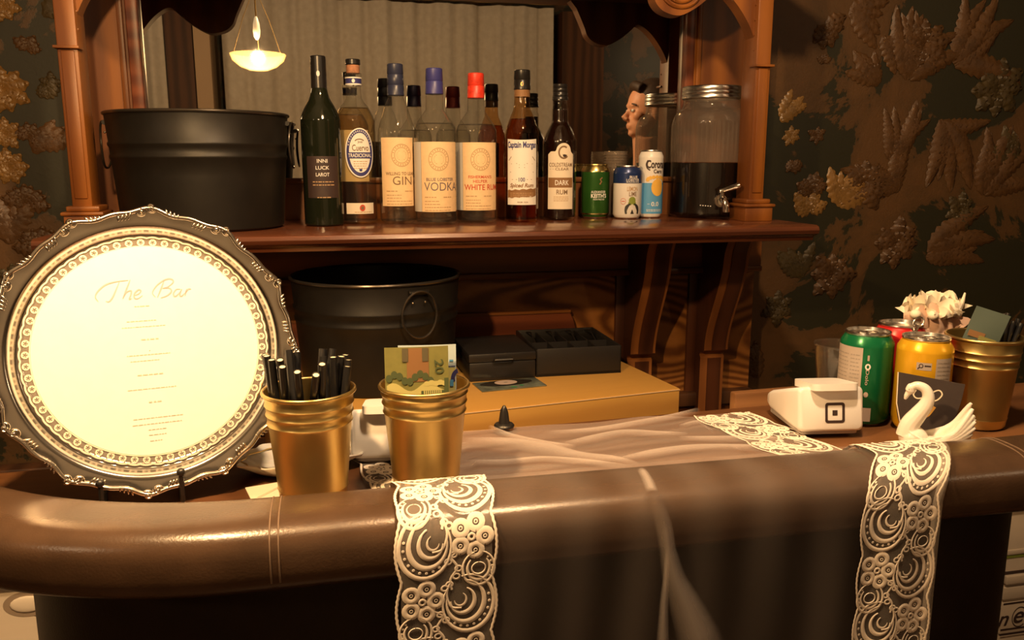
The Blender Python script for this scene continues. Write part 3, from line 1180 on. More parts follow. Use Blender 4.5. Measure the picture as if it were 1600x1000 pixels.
# wooden box
BZ = 1.07
BROT = 0.145
bx = thing('wooden_box', 'pale butcher block box carrying black cash trays behind the bar', 'box', (0.651, 1.443, 0.91), BROT)
mb = MB()
mb.box(-0.745, 0, 0, 0.40, 0.0, BZ - 0.91, 'butcher_block', bev=0.002)
mb.build('box_body', bx)
mb = MB()
mb.box(-0.745, 0, -0.0012, 0.0, BZ - 0.91 - 0.0035, BZ - 0.91 - 0.002, 'label_tan')
mb.build('edge_strip', bx)

# ================================================================== BOTTLES ON THE SHELF
def shell(prof, th=0.0022):
    """closed glass wall from an outer profile (bottom to top)"""
    inner = [(max(r - th, 0.0005), z) for r, z in prof if z > prof[0][1] + 0.004]
    return prof + inner[::-1]


def smooth_prof(pts, n=5):
    return [tuple(q) for q in bez(pts, n)]


def bottle(name, label, loc, rz, prof, gmat, group=None, n=44):
    t = thing(name, label, 'bottle', loc, rz, group)
    mb = MB()
    mb.lathe([(0.001, 0.0008)] + prof, gmat, n, caps=False)
    mb.build('glass', t)
    return t


def liquid(t, prof, level, mname, floor=0.006, gap=0.0018):
    pts = [(0.001, floor)]
    for i, (r, z) in enumerate(prof):
        if floor <= z <= level:
            pts.append((max(r - gap, 0.001), z))
        elif z > level:
            r0, z0 = prof[i - 1]
            f = (level - z0) / (z - z0)
            pts.append((r0 + (r - r0) * f - gap, level))
            break
    if pts[1][1] > floor + 0.001:
        pts.insert(1, (pts[1][0] * 0.98, floor))
    pts.append((0.0005, level))
    return MB().lathe(pts, mname, 40, caps=False).build('drink', t)


def cap(t, r0, r1, z0, z1, mname, rings=0, label=None, nm='cap'):
    pr = [(r0 - 0.001, z0), (r0, z0 + 0.001)]
    if rings:
        for k in range(rings):
            z = z0 + (z1 - z0) * (k + 1) / (rings + 1)
            r = r0 + (r1 - r0) * (k + 1) / (rings + 1)
            pr += [(r, z - 0.0014), (r - 0.0009, z), (r, z + 0.0014)]
    pr += [(r1, z1 - 0.0015), (r1 - 0.0015, z1), (0.0005, z1)]
    return MB().lathe([(0.0005, z0)] + pr, mname, 32, caps=False).build(nm, t, label=label)


def label_patch(t, R, u0, u1, v0, v1, mname, nm='paper_label', label=None):
    p = Print(cyl(R))
    p.rect(u0, u1, v0, v1, mname, 0.0006)
    return p.mb.build(nm, t, label=label, recalc=False)


def face_cam(x, y):
    """rotation that turns a thing's front (-Y) to the viewer's side"""
    return -math.atan2(x, y)


BG = 'bottles in the row on the mantel shelf'
# 1 dark wine bottle
R = 0.0385
x, y = -0.004, 1.715
prof = smooth_prof([(R - 0.003, 0.0), (R - 0.0005, 0.003), (R, 0.012), (R, 0.09), (R, 0.19), (R - 0.001, 0.208), (R - 0.008, 0.226), (0.0195, 0.246), (0.0155, 0.262), (0.0145, 0.28), (0.0140, 0.318), (0.012, 0.322)])
t = bottle('wine_bottle', 'tall dark wine bottle beside the black tub, leftmost of the bottle row', (x, y, ZS), face_cam(x, y), prof, 'wine_glass_black', BG)
cap(t, 0.0152, 0.0148, 0.262, 0.325, 'cap_black', label='black foil capsule', nm='capsule')
p = Print(cyl(0.0153))
p.disc(-0.001, 0.291, 0.0032, 0.0055, 'print_white', 0.0002, 16, 1)
p.mb.build('seal', t, label='pale oval seal on the neck', recalc=False)
lb = label_patch(t, R, -0.032, 0.032, 0.055, 0.135, 'ink_dark', label='black wine label with small pale lettering')
p = Print(cyl(R + 0.0006))
for s_, v, wd in (('INNI', 0.126, 0.020), ('LUCK', 0.113, 0.026), ('LAROT', 0.100, 0.026)):
    p.text(s_, 0.0, v, wd, 0.007, 'print_white')
p.words(-0.02, 0.022, 0.086, 0.0018, 'print_mid')
p.words(-0.02, 0.022, 0.080, 0.0018, 'print_mid')
p.words(-0.012, 0.014, 0.056, 0.0018, 'print_mid')
p.mb.build('lettering', lb, recalc=False)

# 2 tequila bottle with oval label
R = 0.041
x, y = 0.064, 1.772
prof = smooth_prof([(R - 0.005, 0.0), (R - 0.001, 0.004), (R, 0.014), (R, 0.10), (R, 0.195), (R - 0.002, 0.212), (R - 0.012, 0.232), (0.020, 0.243), (0.0165, 0.250), (0.0150, 0.256), (0.0150, 0.290), (0.0165, 0.291), (0.0165, 0.299), (0.0140, 0.300)])
t = bottle('tequila_bottle', 'clear bottle of golden tequila with a blue and white oval label', (x, y, ZS), face_cam(x, y), prof, 'glass_clear', BG)
liquid(t, prof, 0.232, 'liquid_tequila')
p = Print(cyl(0.0152))
p.rect(-0.046, 0.046, 0.276, 0.279, 'label_white', 0.0012)
p.rect(-0.046, 0.046, 0.279, 0.289, 'print_blue', 0.0010)
p.rect(-0.046, 0.046, 0.289, 0.2915, 'label_white', 0.0018)
p.disc(0, 0.284, 0.003, 0.004, 'label_white', 0.0016, 12, 1)
p.mb.build('neck_band', t, label='blue and white neck band', recalc=False)
cap(t, 0.0135, 0.0135, 0.299, 0.316, 'cork', label='brown cork', nm='cork')
cap(t, 0.0150, 0.0150, 0.316, 0.327, 'cap_black', label='black stopper top', nm='stopper')
p = Print(cyl(R))
p.rect(-0.045, 0.030, 0.085, 0.187, 'label_back', -0.003)
p.mb.build('back_paper', t, label='pale sheet behind the oval label', recalc=False)
p = Print(cyl(R))
ocx, ocv, oru, orv = 0.009, 0.142, 0.0305, 0.049
p.disc(ocx, ocv, oru, orv, 'label_white', 0.0006, 40, 5)
lb = p.mb.build('oval_label', t, label='white oval label with blue border', recalc=False)
p = Print(cyl(R + 0.0006))
p.ring(ocx, ocv, oru * 0.74, orv * 0.80, oru * 0.92, orv * 0.95, 'print_blue', 0.0002, 40)
for k in range(17):
    th = PI * (0.12 + 0.76 * k / 16)
    p.disc(ocx + oru * 0.83 * math.cos(th), ocv + orv * 0.875 * math.sin(th), 0.0009, 0.0018, 'label_white', 0.0005, 6, 1)
p.ring(ocx - 0.001, ocv + 0.022, 0.008, 0.004, 0.010, 0.006, 'print_brown', 0.0004, 14, 0.3, 2.9)
p.text('José', ocx, ocv + 0.021, 0.010, 0.006, 'print_brown')
p.text('Cuervo', ocx + 0.001, ocv + 0.010, 0.034, 0.0125, 'print_brown')
p.rect(ocx - oru * 0.88, ocx + oru * 0.88, ocv - 0.011, ocv + 0.001, 'print_blue', 0.0006)
p.text('TRADICIONAL', ocx, ocv - 0.005, 0.048, 0.0075, 'label_white', 0.0010)
for k in range(4):
    p.words(ocx - 0.014, ocx + 0.014, ocv - 0.017 - 0.0045 * k, 0.0014, 'print_mid', 0.0004)
p.strip([(ocx - 0.020, ocv - 0.031), (ocx, ocv - 0.037), (ocx + 0.020, ocv - 0.031)], [(ocx - 0.020, ocv - 0.026), (ocx, ocv - 0.032), (ocx + 0.020, ocv - 0.026)], 'print_blue', 0.0006)
p.mb.build('lettering', lb, recalc=False)
lb = label_patch(t, R, -0.023, 0.036, 0.020, 0.042, 'label_cream', 'lower_label', 'small cream label with a dark red seal')
p = Print(cyl(R + 0.0006))
p.disc(0.010, 0.032, 0.0058, 0.0068, 'print_red', 0.0003, 18, 1)
p.disc(0.010, 0.032, 0.003, 0.0035, 'print_brown', 0.0006, 12, 1)
p.words(-0.006, 0.030, 0.0235, 0.0014, 'print_mid')
p.mb.build('lettering', lb, recalc=False)


# 3-5 three bottles with tan labels
def tan_emblem(p, cu, cv, r, ink):
    p.ring(cu, cv, r * 0.94, r, r, r * 1.07, ink, 0.0003, 36)
    p.ring(cu, cv, r * 0.66, r * 0.70, r * 0.71, r * 0.76, ink, 0.0003, 36)
    n = 22
    for k in range(n):
        th = 2 * PI * k / n
        if k in (0, 11):
            continue
        c, s_ = math.cos(th), math.sin(th)
        p.line([(cu + r * 0.77 * c, cv + r * 0.82 * s_), (cu + r * 0.90 * c, cv + r * 0.96 * s_)], 0.0016, ink, 0.0003)
    for k in range(7):
        h = r * 0.13 * (k - 3)
        half = math.sqrt(max(0.0, (r * 0.5) ** 2 - h * h))
        p.line([(cu - half, cv + h), (cu + half, cv + h)], 0.0009, ink, 0.0003)


def tan_small(p, c, v0, ink, wd=0.046):
    for k, (a, b_) in enumerate(((0.0, 0.42), (0.68, 1.0))):
        p.words(c - wd / 2 + wd * a, c - wd / 2 + wd * b_, v0, 0.0018, ink)
    for k in range(4):
        p.words(c - wd / 2, c - wd / 2 + wd * (0.55 if k < 2 else 0.98), v0 - 0.008 - 0.006 * k, 0.0015, ink)


# gin
R = 0.0382
x, y = 0.1462, 1.745
prof = smooth_prof([(R - 0.010, 0.0), (R - 0.002, 0.006), (R, 0.016), (R, 0.10), (R, 0.172), (R - 0.003, 0.195), (R - 0.011, 0.220), (0.0215, 0.238), (0.0165, 0.248), (0.0150, 0.254), (0.0150, 0.285), (0.013, 0.288)])
t = bottle('gin_bottle', 'clear gin bottle with a tan label and a black cap', (x, y, ZS), face_cam(x, y), prof, 'glass_clear', BG)
liquid(t, prof, 0.16, 'liquid_clear')
cap(t, 0.0172, 0.0158, 0.255, 0.317, 'cap_navy', 2, 'black shrink cap')
lb = label_patch(t, R, -0.036, 0.036, 0.036, 0.172, 'label_tan', label='tan paper label')
p = Print(cyl(R + 0.0006))
tan_emblem(p, 0.009, 0.137, 0.021, 'print_mid')
p.text('WILLING TO LEARN', 0.009, 0.101, 0.068, 0.0065, 'print_brown')
p.text('GIN', 0.010, 0.087, 0.040, 0.017, 'print_brown', bold=0)
tan_small(p, 0.004, 0.066, 'print_mid', 0.056)
p.mb.build('lettering', lb, recalc=False)
MB().ell((0, 0, 0.0165), (0.024, 0.024, 0.014), 'glass_clear').build('base_punt', t)
# vodka
R = 0.0425
x, y = 0.2195, 1.705
prof2 = lambda R: smooth_prof([(R - 0.006, 0.0), (R - 0.001, 0.005), (R, 0.015), (R, 0.10), (R, 0.178), (R - 0.003, 0.195), (R - 0.014, 0.212), (0.0215, 0.222), (0.0185, 0.226), (0.0180, 0.230), (0.0170, 0.262), (0.0165, 0.272), (0.014, 0.275)])
prof = prof2(R)
t = bottle('vodka_bottle', 'clear vodka bottle with a tan label and a blue cap', (x, y, ZS), face_cam(x, y), prof, 'glass_clear', BG)
liquid(t, prof, 0.20, 'liquid_clear')
cap(t, 0.0180, 0.0165, 0.256, 0.306, 'cap_blue', 1, 'dark blue shrink cap')
p = Print(cyl(R))
p.rect(-0.078, -0.0305, 0.026, 0.163, 'label_back', 0.0005)
p.mb.build('back_paper', t, label='pale edge of the back label', recalc=False)
lb = label_patch(t, R, -0.030, 0.050, 0.026, 0.163, 'label_tan', label='tan paper label')
p = Print(cyl(R + 0.0006))
tan_emblem(p, 0.007, 0.129, 0.021, 'print_mid')
p.text('BLUE LOBSTER', 0.010, 0.090, 0.058, 0.0062, 'print_slate')
p.text('VODKA', 0.013, 0.076, 0.074, 0.0165, 'print_slate', bold=0)
tan_small(p, 0.005, 0.055, 'print_mid', 0.056)
p.mb.build('lettering', lb, recalc=False)
MB().ell((0, 0, 0.0155), (0.033, 0.033, 0.013), 'glass_clear').build('base_punt', t)
# white rum
x, y = 0.3098, 1.740
prof = prof2(R)
t = bottle('white_rum_bottle', 'clear white rum bottle with a tan label and a red cap', (x, y, ZS), face_cam(x, y), prof, 'glass_clear', BG)
liquid(t, prof, 0.20, 'liquid_clear')
cap(t, 0.0180, 0.0165, 0.252, 0.302, 'cap_red', 1, 'red shrink cap')
p = Print(cyl(R))
p.rect(-0.078, -0.0305, 0.026, 0.163, 'label_back', 0.0005)
p.mb.build('back_paper', t, label='pale edge of the back label', recalc=False)
lb = label_patch(t, R, -0.030, 0.050, 0.026, 0.163, 'label_tan', label='tan paper label with red lettering')
p = Print(cyl(R + 0.0006))
tan_emblem(p, 0.009, 0.129, 0.021, 'print_mid')
p.text("FISHERMAN'S", 0.008, 0.094, 0.050, 0.0062, 'print_red')
p.text('HELPER', 0.008, 0.085, 0.030, 0.0062, 'print_red')
p.text('WHITE RUM', 0.012, 0.073, 0.076, 0.0115, 'print_red')
tan_small(p, 0.005, 0.055, 'print_mid', 0.056)
p.mb.build('lettering', lb, recalc=False)
MB().ell((0, 0, 0.0155), (0.033, 0.033, 0.013), 'glass_clear').build('base_punt', t)

# 6 spiced rum
R = 0.0355
x, y = 0.4060, 1.735
prof = smooth_prof([(R - 0.004, 0.0), (R - 0.0005, 0.004), (R, 0.012), (R, 0.09), (R, 0.17), (R - 0.001, 0.186), (R - 0.006, 0.203), (0.0220, 0.222), (0.0180, 0.232), (0.0165, 0.242), (0.0155, 0.262), (0.0150, 0.268), (0.013, 0.270)])
t = bottle('spiced_rum_bottle', 'amber spiced rum bottle with a white label and a tall black cap', (x, y, ZS), face_cam(x, y), prof, 'glass_amber', BG)
liquid(t, prof, 0.212, 'liquid_rum')
p = Print(cyl(0.0158))
p.rect(-0.048, 0.048, 0.256, 0.272, 'print_band', 0.0006)
p.mb.build('neck_band', t, label='brown neck band', recalc=False)
cap(t, 0.0175, 0.0165, 0.270, 0.310, 'cap_black', 1, 'tall black screw cap')
p = Print(cyl(0.0178))
p.ring(0.0, 0.281, 0.0018, 0.003, 0.0028, 0.0042, 'gold_ink', 0.0006, 14)
p.mb.build('cap_mark', t, label='small gold oval on the cap', recalc=False)
p = Print(cyl(R))
top = [(u, 0.170 - 0.0015 * math.cos(u * 60)) for u in [-0.034 + 0.068 * i / 17 for i in range(18)]]
p.strip([(u, 0.036) for u, v in top], top, 'label_white', 0.0006)
lb = p.mb.build('paper_label', t, label='white paper label with a brown band', recalc=False)
p = Print(cyl(R + 0.0006))
p.text('Captain Morgan', 0.0, 0.157, 0.066, 0.017, 'print_blue', 0.0004, bold=0.03)
for sg in (-1, 1):
    p.line([(sg * 0.005, 0.118), (sg * 0.028, 0.130)], 0.0010, 'print_brown')
    p.line([(sg * 0.005, 0.113), (sg * 0.026, 0.103)], 0.0014, 'print_brown')
    p.line([(sg * 0.010, 0.121), (sg * 0.024, 0.120)], 0.0008, 'print_brown')
    p.line([(sg * 0.023, 0.135), (sg * 0.030, 0.127)], 0.0012, 'print_brown')
p.line([(-0.022, 0.088), (-0.010, 0.088)], 0.0009, 'print_brown')
p.line([(0.010, 0.088), (0.022, 0.088)], 0.0009, 'print_brown')
p.text('100', 0.0, 0.088, 0.013, 0.0085, 'print_blue')
p.text('Spiced Rum', 0.0, 0.075, 0.052, 0.011, 'print_band', shear=0.25, bold=0.03)
lo = [(-0.0335 + 0.067 * i / 14, 0.050 + 0.004 * i / 14 + 0.0012 * math.sin(i * 1.9)) for i in range(15)]
p.strip(lo, [(u, v + 0.016) for u, v in lo], 'print_band', 0.0003)
for k in range(3):
    p.words(-0.026, 0.026, 0.060 - 0.0038 * k, 0.0014, 'print_mid', 0.0005)
p.text('RHUM • RON', 0.002, 0.0415, 0.022, 0.003, 'print_brown')
p.mb.build('lettering', lb, recalc=False)

# 7 dark rum
R = 0.0365
x, y = 0.4985, 1.772
prof = smooth_prof([(R - 0.004, 0.0), (R - 0.0005, 0.004), (R, 0.012), (R, 0.09), (R, 0.158), (R - 0.002, 0.173), (R - 0.012, 0.196), (0.0190, 0.206), (0.0178, 0.212), (0.0172, 0.236), (0.0150, 0.243), (0.0142, 0.258), (0.012, 0.262)])
t = bottle('dark_rum_bottle', 'dark rum bottle with an arched cream label and a black cap', (x, y, ZS), face_cam(x, y), prof, 'glass_plain', BG)
liquid(t, prof, 0.232, 'liquid_dark_rum')
cap(t, 0.0175, 0.0170, 0.254, 0.262, 'cap_black', nm='collar')
cap(t, 0.0160, 0.0155, 0.262, 0.287, 'cap_black', 2, 'black screw cap')
p = Print(cyl(R))
# arch topped label
us = [-0.026 + 0.058 * i / 28 for i in range(29)]


def arch_top(u):
    d = abs(u - 0.009)
    return 0.146 + 0.0005 * 0 if d > 0.0165 else 0.146 + math.sqrt(max(0, 0.0165 ** 2 - d * d)) * 1.05


def sh_(u):
    d = abs(u - 0.003)
    return arch_top(u) - max(0.0, d - 0.022) * 0.9


p.strip([(u, 0.024) for u in us], [(u, sh_(u)) for u in us], 'label_cream', 0.0006)
lb = p.mb.build('paper_label', t, label='cream label with a round arched top', recalc=False)
p = Print(cyl(R + 0.0006))
p.ring(0.009, 0.144, 0.0085, 0.0105, 0.0120, 0.0140, 'print_brown', 0.0003, 24, 0.9, 5.6)
p.disc(0.011, 0.137, 0.004, 0.003, 'ink_dark', 0.0004, 12, 1)
p.line([(0.007, 0.140), (0.012, 0.1345), (0.016, 0.139)], 0.0018, 'print_brown')
p.text('COLDSTREAM', 0.003, 0.118, 0.052, 0.0085, 'print_brown')
p.text('CLEAR', 0.006, 0.109, 0.030, 0.0055, 'print_brown')
p.line([(-0.022, 0.109), (-0.012, 0.109)], 0.0006, 'print_brown')
p.rect(-0.025, 0.031, 0.070, 0.091, 'print_band', 0.0003)
p.text('DARK', 0.006, 0.0805, 0.030, 0.0105, 'label_white', 0.0007)
p.text('RUM', 0.006, 0.0605, 0.024, 0.0100, 'print_brown')
for k in range(3):
    p.words(-0.012, 0.022, 0.050 - 0.004 * k, 0.0012, 'print_mid')
p.line([(-0.024, 0.028), (0.030, 0.028)], 0.0010, 'print_mid')
p.line([(-0.024, 0.032), (0.030, 0.032)], 0.0006, 'print_mid')
p.mb.build('lettering', lb, recalc=False)


# ---------------------------------------------------------------- cans
def can_profile(R, H, neck=0.83):
    rn = R * neck
    return [(R * 0.72, 0.0), (R * 0.80, 0.0), (R * 0.86, 0.003), (R, 0.010), (R, H - 0.017), (R * 0.985, H - 0.013), (rn, H - 0.004)]


def can(name, label, x, y, z, R, H, body, rz=0.0, group=None, lid='aluminium', tab=False, top=None, cat='can'):
    t = thing(name, label, cat, (x, y, z), rz, group)
    pr = can_profile(R, H)
    MB().lathe([(0.0005, 0.004), (R * 0.70, 0.003)] + pr[:3], 'aluminium', 40, caps=False).build('base', t, label='bare metal base')
    mb = MB().lathe(pr[2:5], body, 40, caps=False)
    mb.lathe(pr[4:], top or body, 40, caps=False)
    mb.build('can_body', t)
    rn = R * 0.83
    mb = MB().lathe([(rn - 0.0005, H - 0.0045), (rn + 0.0012, H - 0.002), (rn + 0.0008, H), (rn - 0.0012, H), (rn - 0.002, H - 0.004), (rn - 0.004, H - 0.0045), (0.0005, H - 0.0040)], lid, 40, caps=False)
    ld = mb.build('lid', t, label='metal lid with rolled rim')
    mb = MB()
    mb.tube([(0.004 + 0.0095 * math.cos(a) * 0.8, 0.0085 * math.sin(a), H - 0.0025) for a in [2 * PI * i / 18 for i in range(18)]], 0.0011, lid, 6, closed=True)
    mb.box(-0.010, 0.000, -0.005, 0.005, H - 0.0040, H - 0.0022, lid, bev=0.0005)
    if tab:
        pass
    tb = mb.build('pull_tab', ld)
    if tab:
        tb.rotation_euler = (0.0, -1.05, 0.3)
        tb.location = Vector((0.0, 0, H - 0.003)) - Matrix.Rotation(-1.05, 3, 'Y') @ Vector((-0.006, 0, H - 0.003))
    return t


CG = 'cans on the mantel shelf'
x, y = 0.594, 1.812
t = can('beer_can', 'green beer can with a gold top next to the dark rum bottle', x, y, ZS, 0.0318, 0.119, 'can_green', face_cam(x, y) + 0.12, CG, 'can_gold', top='can_gold')
p = Print(cyl(0.0318))
p.rect(-0.045, 0.045, 0.0085, 0.0115, 'can_gold', 0.0003)
p.text("ALEXANDER", 0.004, 0.0585, 0.034, 0.0052, 'print_white')
p.text("KEITH'S", 0.005, 0.0500, 0.036, 0.0095, 'print_white', bold=0.03)
p.text("INDIA PALE ALE", 0.005, 0.0420, 0.026, 0.0032, 'print_white')
p.line([(0.006, 0.075), (0.010, 0.081), (0.007, 0.086), (0.012, 0.090)], 0.0028, 'print_band')
p.mb.build('lettering', t, recalc=False)
x, y = 0.656, 1.772
t = can('soda_can', 'short can with a navy top and a cream front showing a green lime', x, y, ZS, 0.0318, 0.116, 'can_white', face_cam(x, y) + 0.1, CG, 'aluminium', top='can_navy')
p = Print(cyl(0.0318))
p.rect(-0.0995, 0.0995, 0.078, 0.0995, 'can_navy', 0.0003)
p.text('BLUE', 0.010, 0.0915, 0.018, 0.0055, 'print_white', 0.0008)
p.text('LOBSTER', 0.009, 0.0850, 0.030, 0.0055, 'print_white', 0.0008)
p.words(-0.006, 0.024, 0.0805, 0.0012, 'print_white', 0.0008)
p.text('LEMON', 0.008, 0.0660, 0.024, 0.0095, 'print_mid', 0.0006)
p.text('LIME', 0.009, 0.0550, 0.017, 0.0095, 'print_brown', 0.0006)
p.ring(-0.012, 0.039, 0.0055, 0.006, 0.0062, 0.0068, 'print_red', 0.0005, 20)
p.words(-0.016, -0.008, 0.039, 0.0016, 'print_red', 0.0005)
p.disc(0.008, 0.041, 0.0078, 0.0080, 'lime', 0.0006, 18, 2)
p.disc(0.003, 0.0345, 0.0042, 0.0042, 'lime', 0.0005, 14, 1)
p.disc(0.013, 0.0345, 0.0042, 0.0042, 'lime', 0.0005, 14, 1)
for sg in (-1, 1):
    p.line([tuple(q) for q in bez([(0.008 + sg * 0.004, 0.034), (0.008 + sg * 0.011, 0.028), (0.008 + sg * 0.014, 0.019), (0.008 + sg * 0.013, 0.0115)], 5)], [0.002, 0.003, 0.004, 0.005, 0.006, 0.0065, 0.007, 0.007, 0.0065, 0.006, 0.0055, 0.005, 0.0048, 0.0046, 0.004, 0.004], 'lobster_black', 0.0006)
p.line([(0.008, 0.021), (0.008, 0.0115)], [0.001, 0.008], 'lobster_black', 0.0006)
p.mb.build('lettering', t, recalc=False)
x, y = 0.716, 1.788
t = can('slim_can', 'tall slim white and blue beer can beside the drink dispenser', x, y, ZS, 0.0278, 0.150, 'can_white', face_cam(x, y) + 0.1, CG, 'aluminium')
p = Print(cyl(0.0278))
p.rect(-0.087, 0.087, 0.010, 0.078, 'can_sky', 0.0003)
p.text('Corona', 0.010, 0.119, 0.044, 0.0185, 'ink_dark', 0.0006, bold=0.035)
p.line([tuple(q) for q in bez([(-0.009, 0.128), (-0.013, 0.119), (-0.010, 0.110), (-0.004, 0.106)], 4)], 0.0026, 'ink_dark', 0.0007)
p.text('Cero', 0.014, 0.1035, 0.021, 0.0090, 'ink_dark', 0.0006, bold=0.03)
for k in range(9):
    th = PI * k / 8
    p.disc(0.012 + 0.011 * math.cos(th) * 1.9, 0.085 + 0.006 * math.sin(th), 0.0042, 0.0042, 'sun_orange', 0.0005 + 0.00002 * k, 12, 1)
p.disc(0.014, 0.068, 0.0145, 0.0190, 'sun_orange', 0.0008, 26, 3)
p.text('0.0', 0.009, 0.0315, 0.017, 0.0098, 'print_white', 0.0006)
p.line([(-0.008, 0.0315), (-0.003, 0.0315)], 0.0008, 'print_white', 0.0006)
p.words(-0.010, 0.026, 0.0190, 0.0012, 'print_white', 0.0006)
p.words(-0.010, 0.026, 0.0160, 0.0012, 'print_white', 0.0006)
p.mb.build('lettering', t, recalc=False)
# small clear jar behind the green can
x, y = 0.655, 1.852
t = thing('glass_jar', 'small clear threaded glass jar standing behind the green beer can', 'jar', (x, y, ZS))
pr = smooth_prof([(0.024, 0.0), (0.028, 0.004), (0.029, 0.02), (0.029, 0.10), (0.0275, 0.112), (0.0262, 0.118)], 3)
for k in range(4):
    pr += [(0.0262, 0.119 + 0.006 * k), (0.0278, 0.122 + 0.006 * k), (0.0262, 0.125 + 0.006 * k)]
pr += [(0.0262, 0.146), (0.0268, 0.148), (0.0245, 0.148), (0.0240, 0.12), (0.0265, 0.10), (0.0265, 0.006), (0.001, 0.004)]
MB().lathe([(0.001, 0.0008)] + pr, 'glass_jar', 36, caps=False).build('glass', t)

# ---------------------------------------------------------------- drink dispenser
x, y = 0.856, 1.7865
RJ = 0.0865
t = thing('drink_dispenser', 'large ribbed glass dispenser of dark drink with metal lid and spigot', 'dispenser', (x, y, ZS), face_cam(x, y))
pr = smooth_prof([(RJ - 0.008, 0.0), (RJ - 0.001, 0.006), (RJ, 0.02), (RJ, 0.11), (RJ, 0.200), (RJ - 0.002, 0.217), (RJ - 0.010, 0.233), (RJ - 0.020, 0.240), (0.064, 0.245), (0.0625, 0.252), (0.0625, 0.262)], 5)


def ribs(a, z):
    if 0.13 < z < 0.215:
        f = min(1, (z - 0.13) / 0.01, (0.215 - z) / 0.01)
        return 1 + 0.006 * f * math.cos(a * 52)
    return 1


lowp = [q for q in pr if q[1] <= 0.123] + [(RJ, 0.1235)]
mb = MB().lathe([(0.001, 0.0008)] + lowp, 'glass_plain', 96, caps=False)
mb.lathe([(RJ, 0.1235)] + [q for q in pr if q[1] > 0.1235], 'glass_jar', 312, caps=False, rf=ribs)
mb.build('glass', t, smooth=60)
MB().lathe([(0.001, 0.004), (RJ - 0.012, 0.004), (RJ - 0.003, 0.012), (RJ - 0.003, 0.122), (0.0005, 0.122)], 'liquid_cola', 48, caps=False).build('drink', t, label='dark drink filling the lower half')
mb = MB().lathe([(0.0655, 0.262), (0.0665, 0.263), (0.0665, 0.268), (0.0652, 0.270), (0.0665, 0.272), (0.0665, 0.2765), (0.0652, 0.2785), (0.0660, 0.280), (0.0655, 0.287), (0.064, 0.289), (0.0005, 0.289)], 'aluminium', 60, caps=False)
mb.build('lid', t, label='ridged metal screw lid')
# spigot
sp = MB()
sx, sz = 0.029, 0.040
yy = -math.sqrt(RJ ** 2 - sx ** 2)
sp.tube([(sx, yy + 0.004, sz), (sx, yy - 0.004, sz)], 0.0135, 'chrome', 20)
sp.tube([(sx, yy - 0.003, sz), (sx + 0.002, yy - 0.030, sz)], 0.0085, 'chrome', 16)
sp.tube(bez([(sx + 0.002, yy - 0.028, sz + 0.004), (sx + 0.006, yy - 0.037, sz + 0.001), (sx + 0.010, yy - 0.040, sz - 0.008), (sx + 0.011, yy - 0.040, sz - 0.022)], 4), 0.0075, 'chrome', 14)
so = sp.build('spigot', t, label='chrome spigot', smooth=60)
sp = MB()
sp.tube([(sx + 0.002, yy - 0.027, sz + 0.004), (sx + 0.002, yy - 0.027, sz + 0.022)], 0.0045, 'chrome', 12)
sp.tube(bez([(sx - 0.003, yy - 0.026, sz + 0.022), (sx + 0.012, yy - 0.030, sz + 0.026), (sx + 0.038, yy - 0.038, sz + 0.036)], 4), [0.005, 0.0048, 0.0046, 0.0046, 0.0048, 0.005, 0.0056, 0.006, 0.0045], 'chrome', 10, flat=0.6)
sp.build('spigot_lever', so)
p = Print(cyl(RJ - 0.003))
for k in range(5):
    p.disc(-0.014 + k * 0.0052, 0.030 - 0.0004 * k, 0.0013, 0.0011, 'print_white', 0.0034, 8, 1)
p.mb.build('glass_marks', t, label='small row of pale marks', recalc=False)


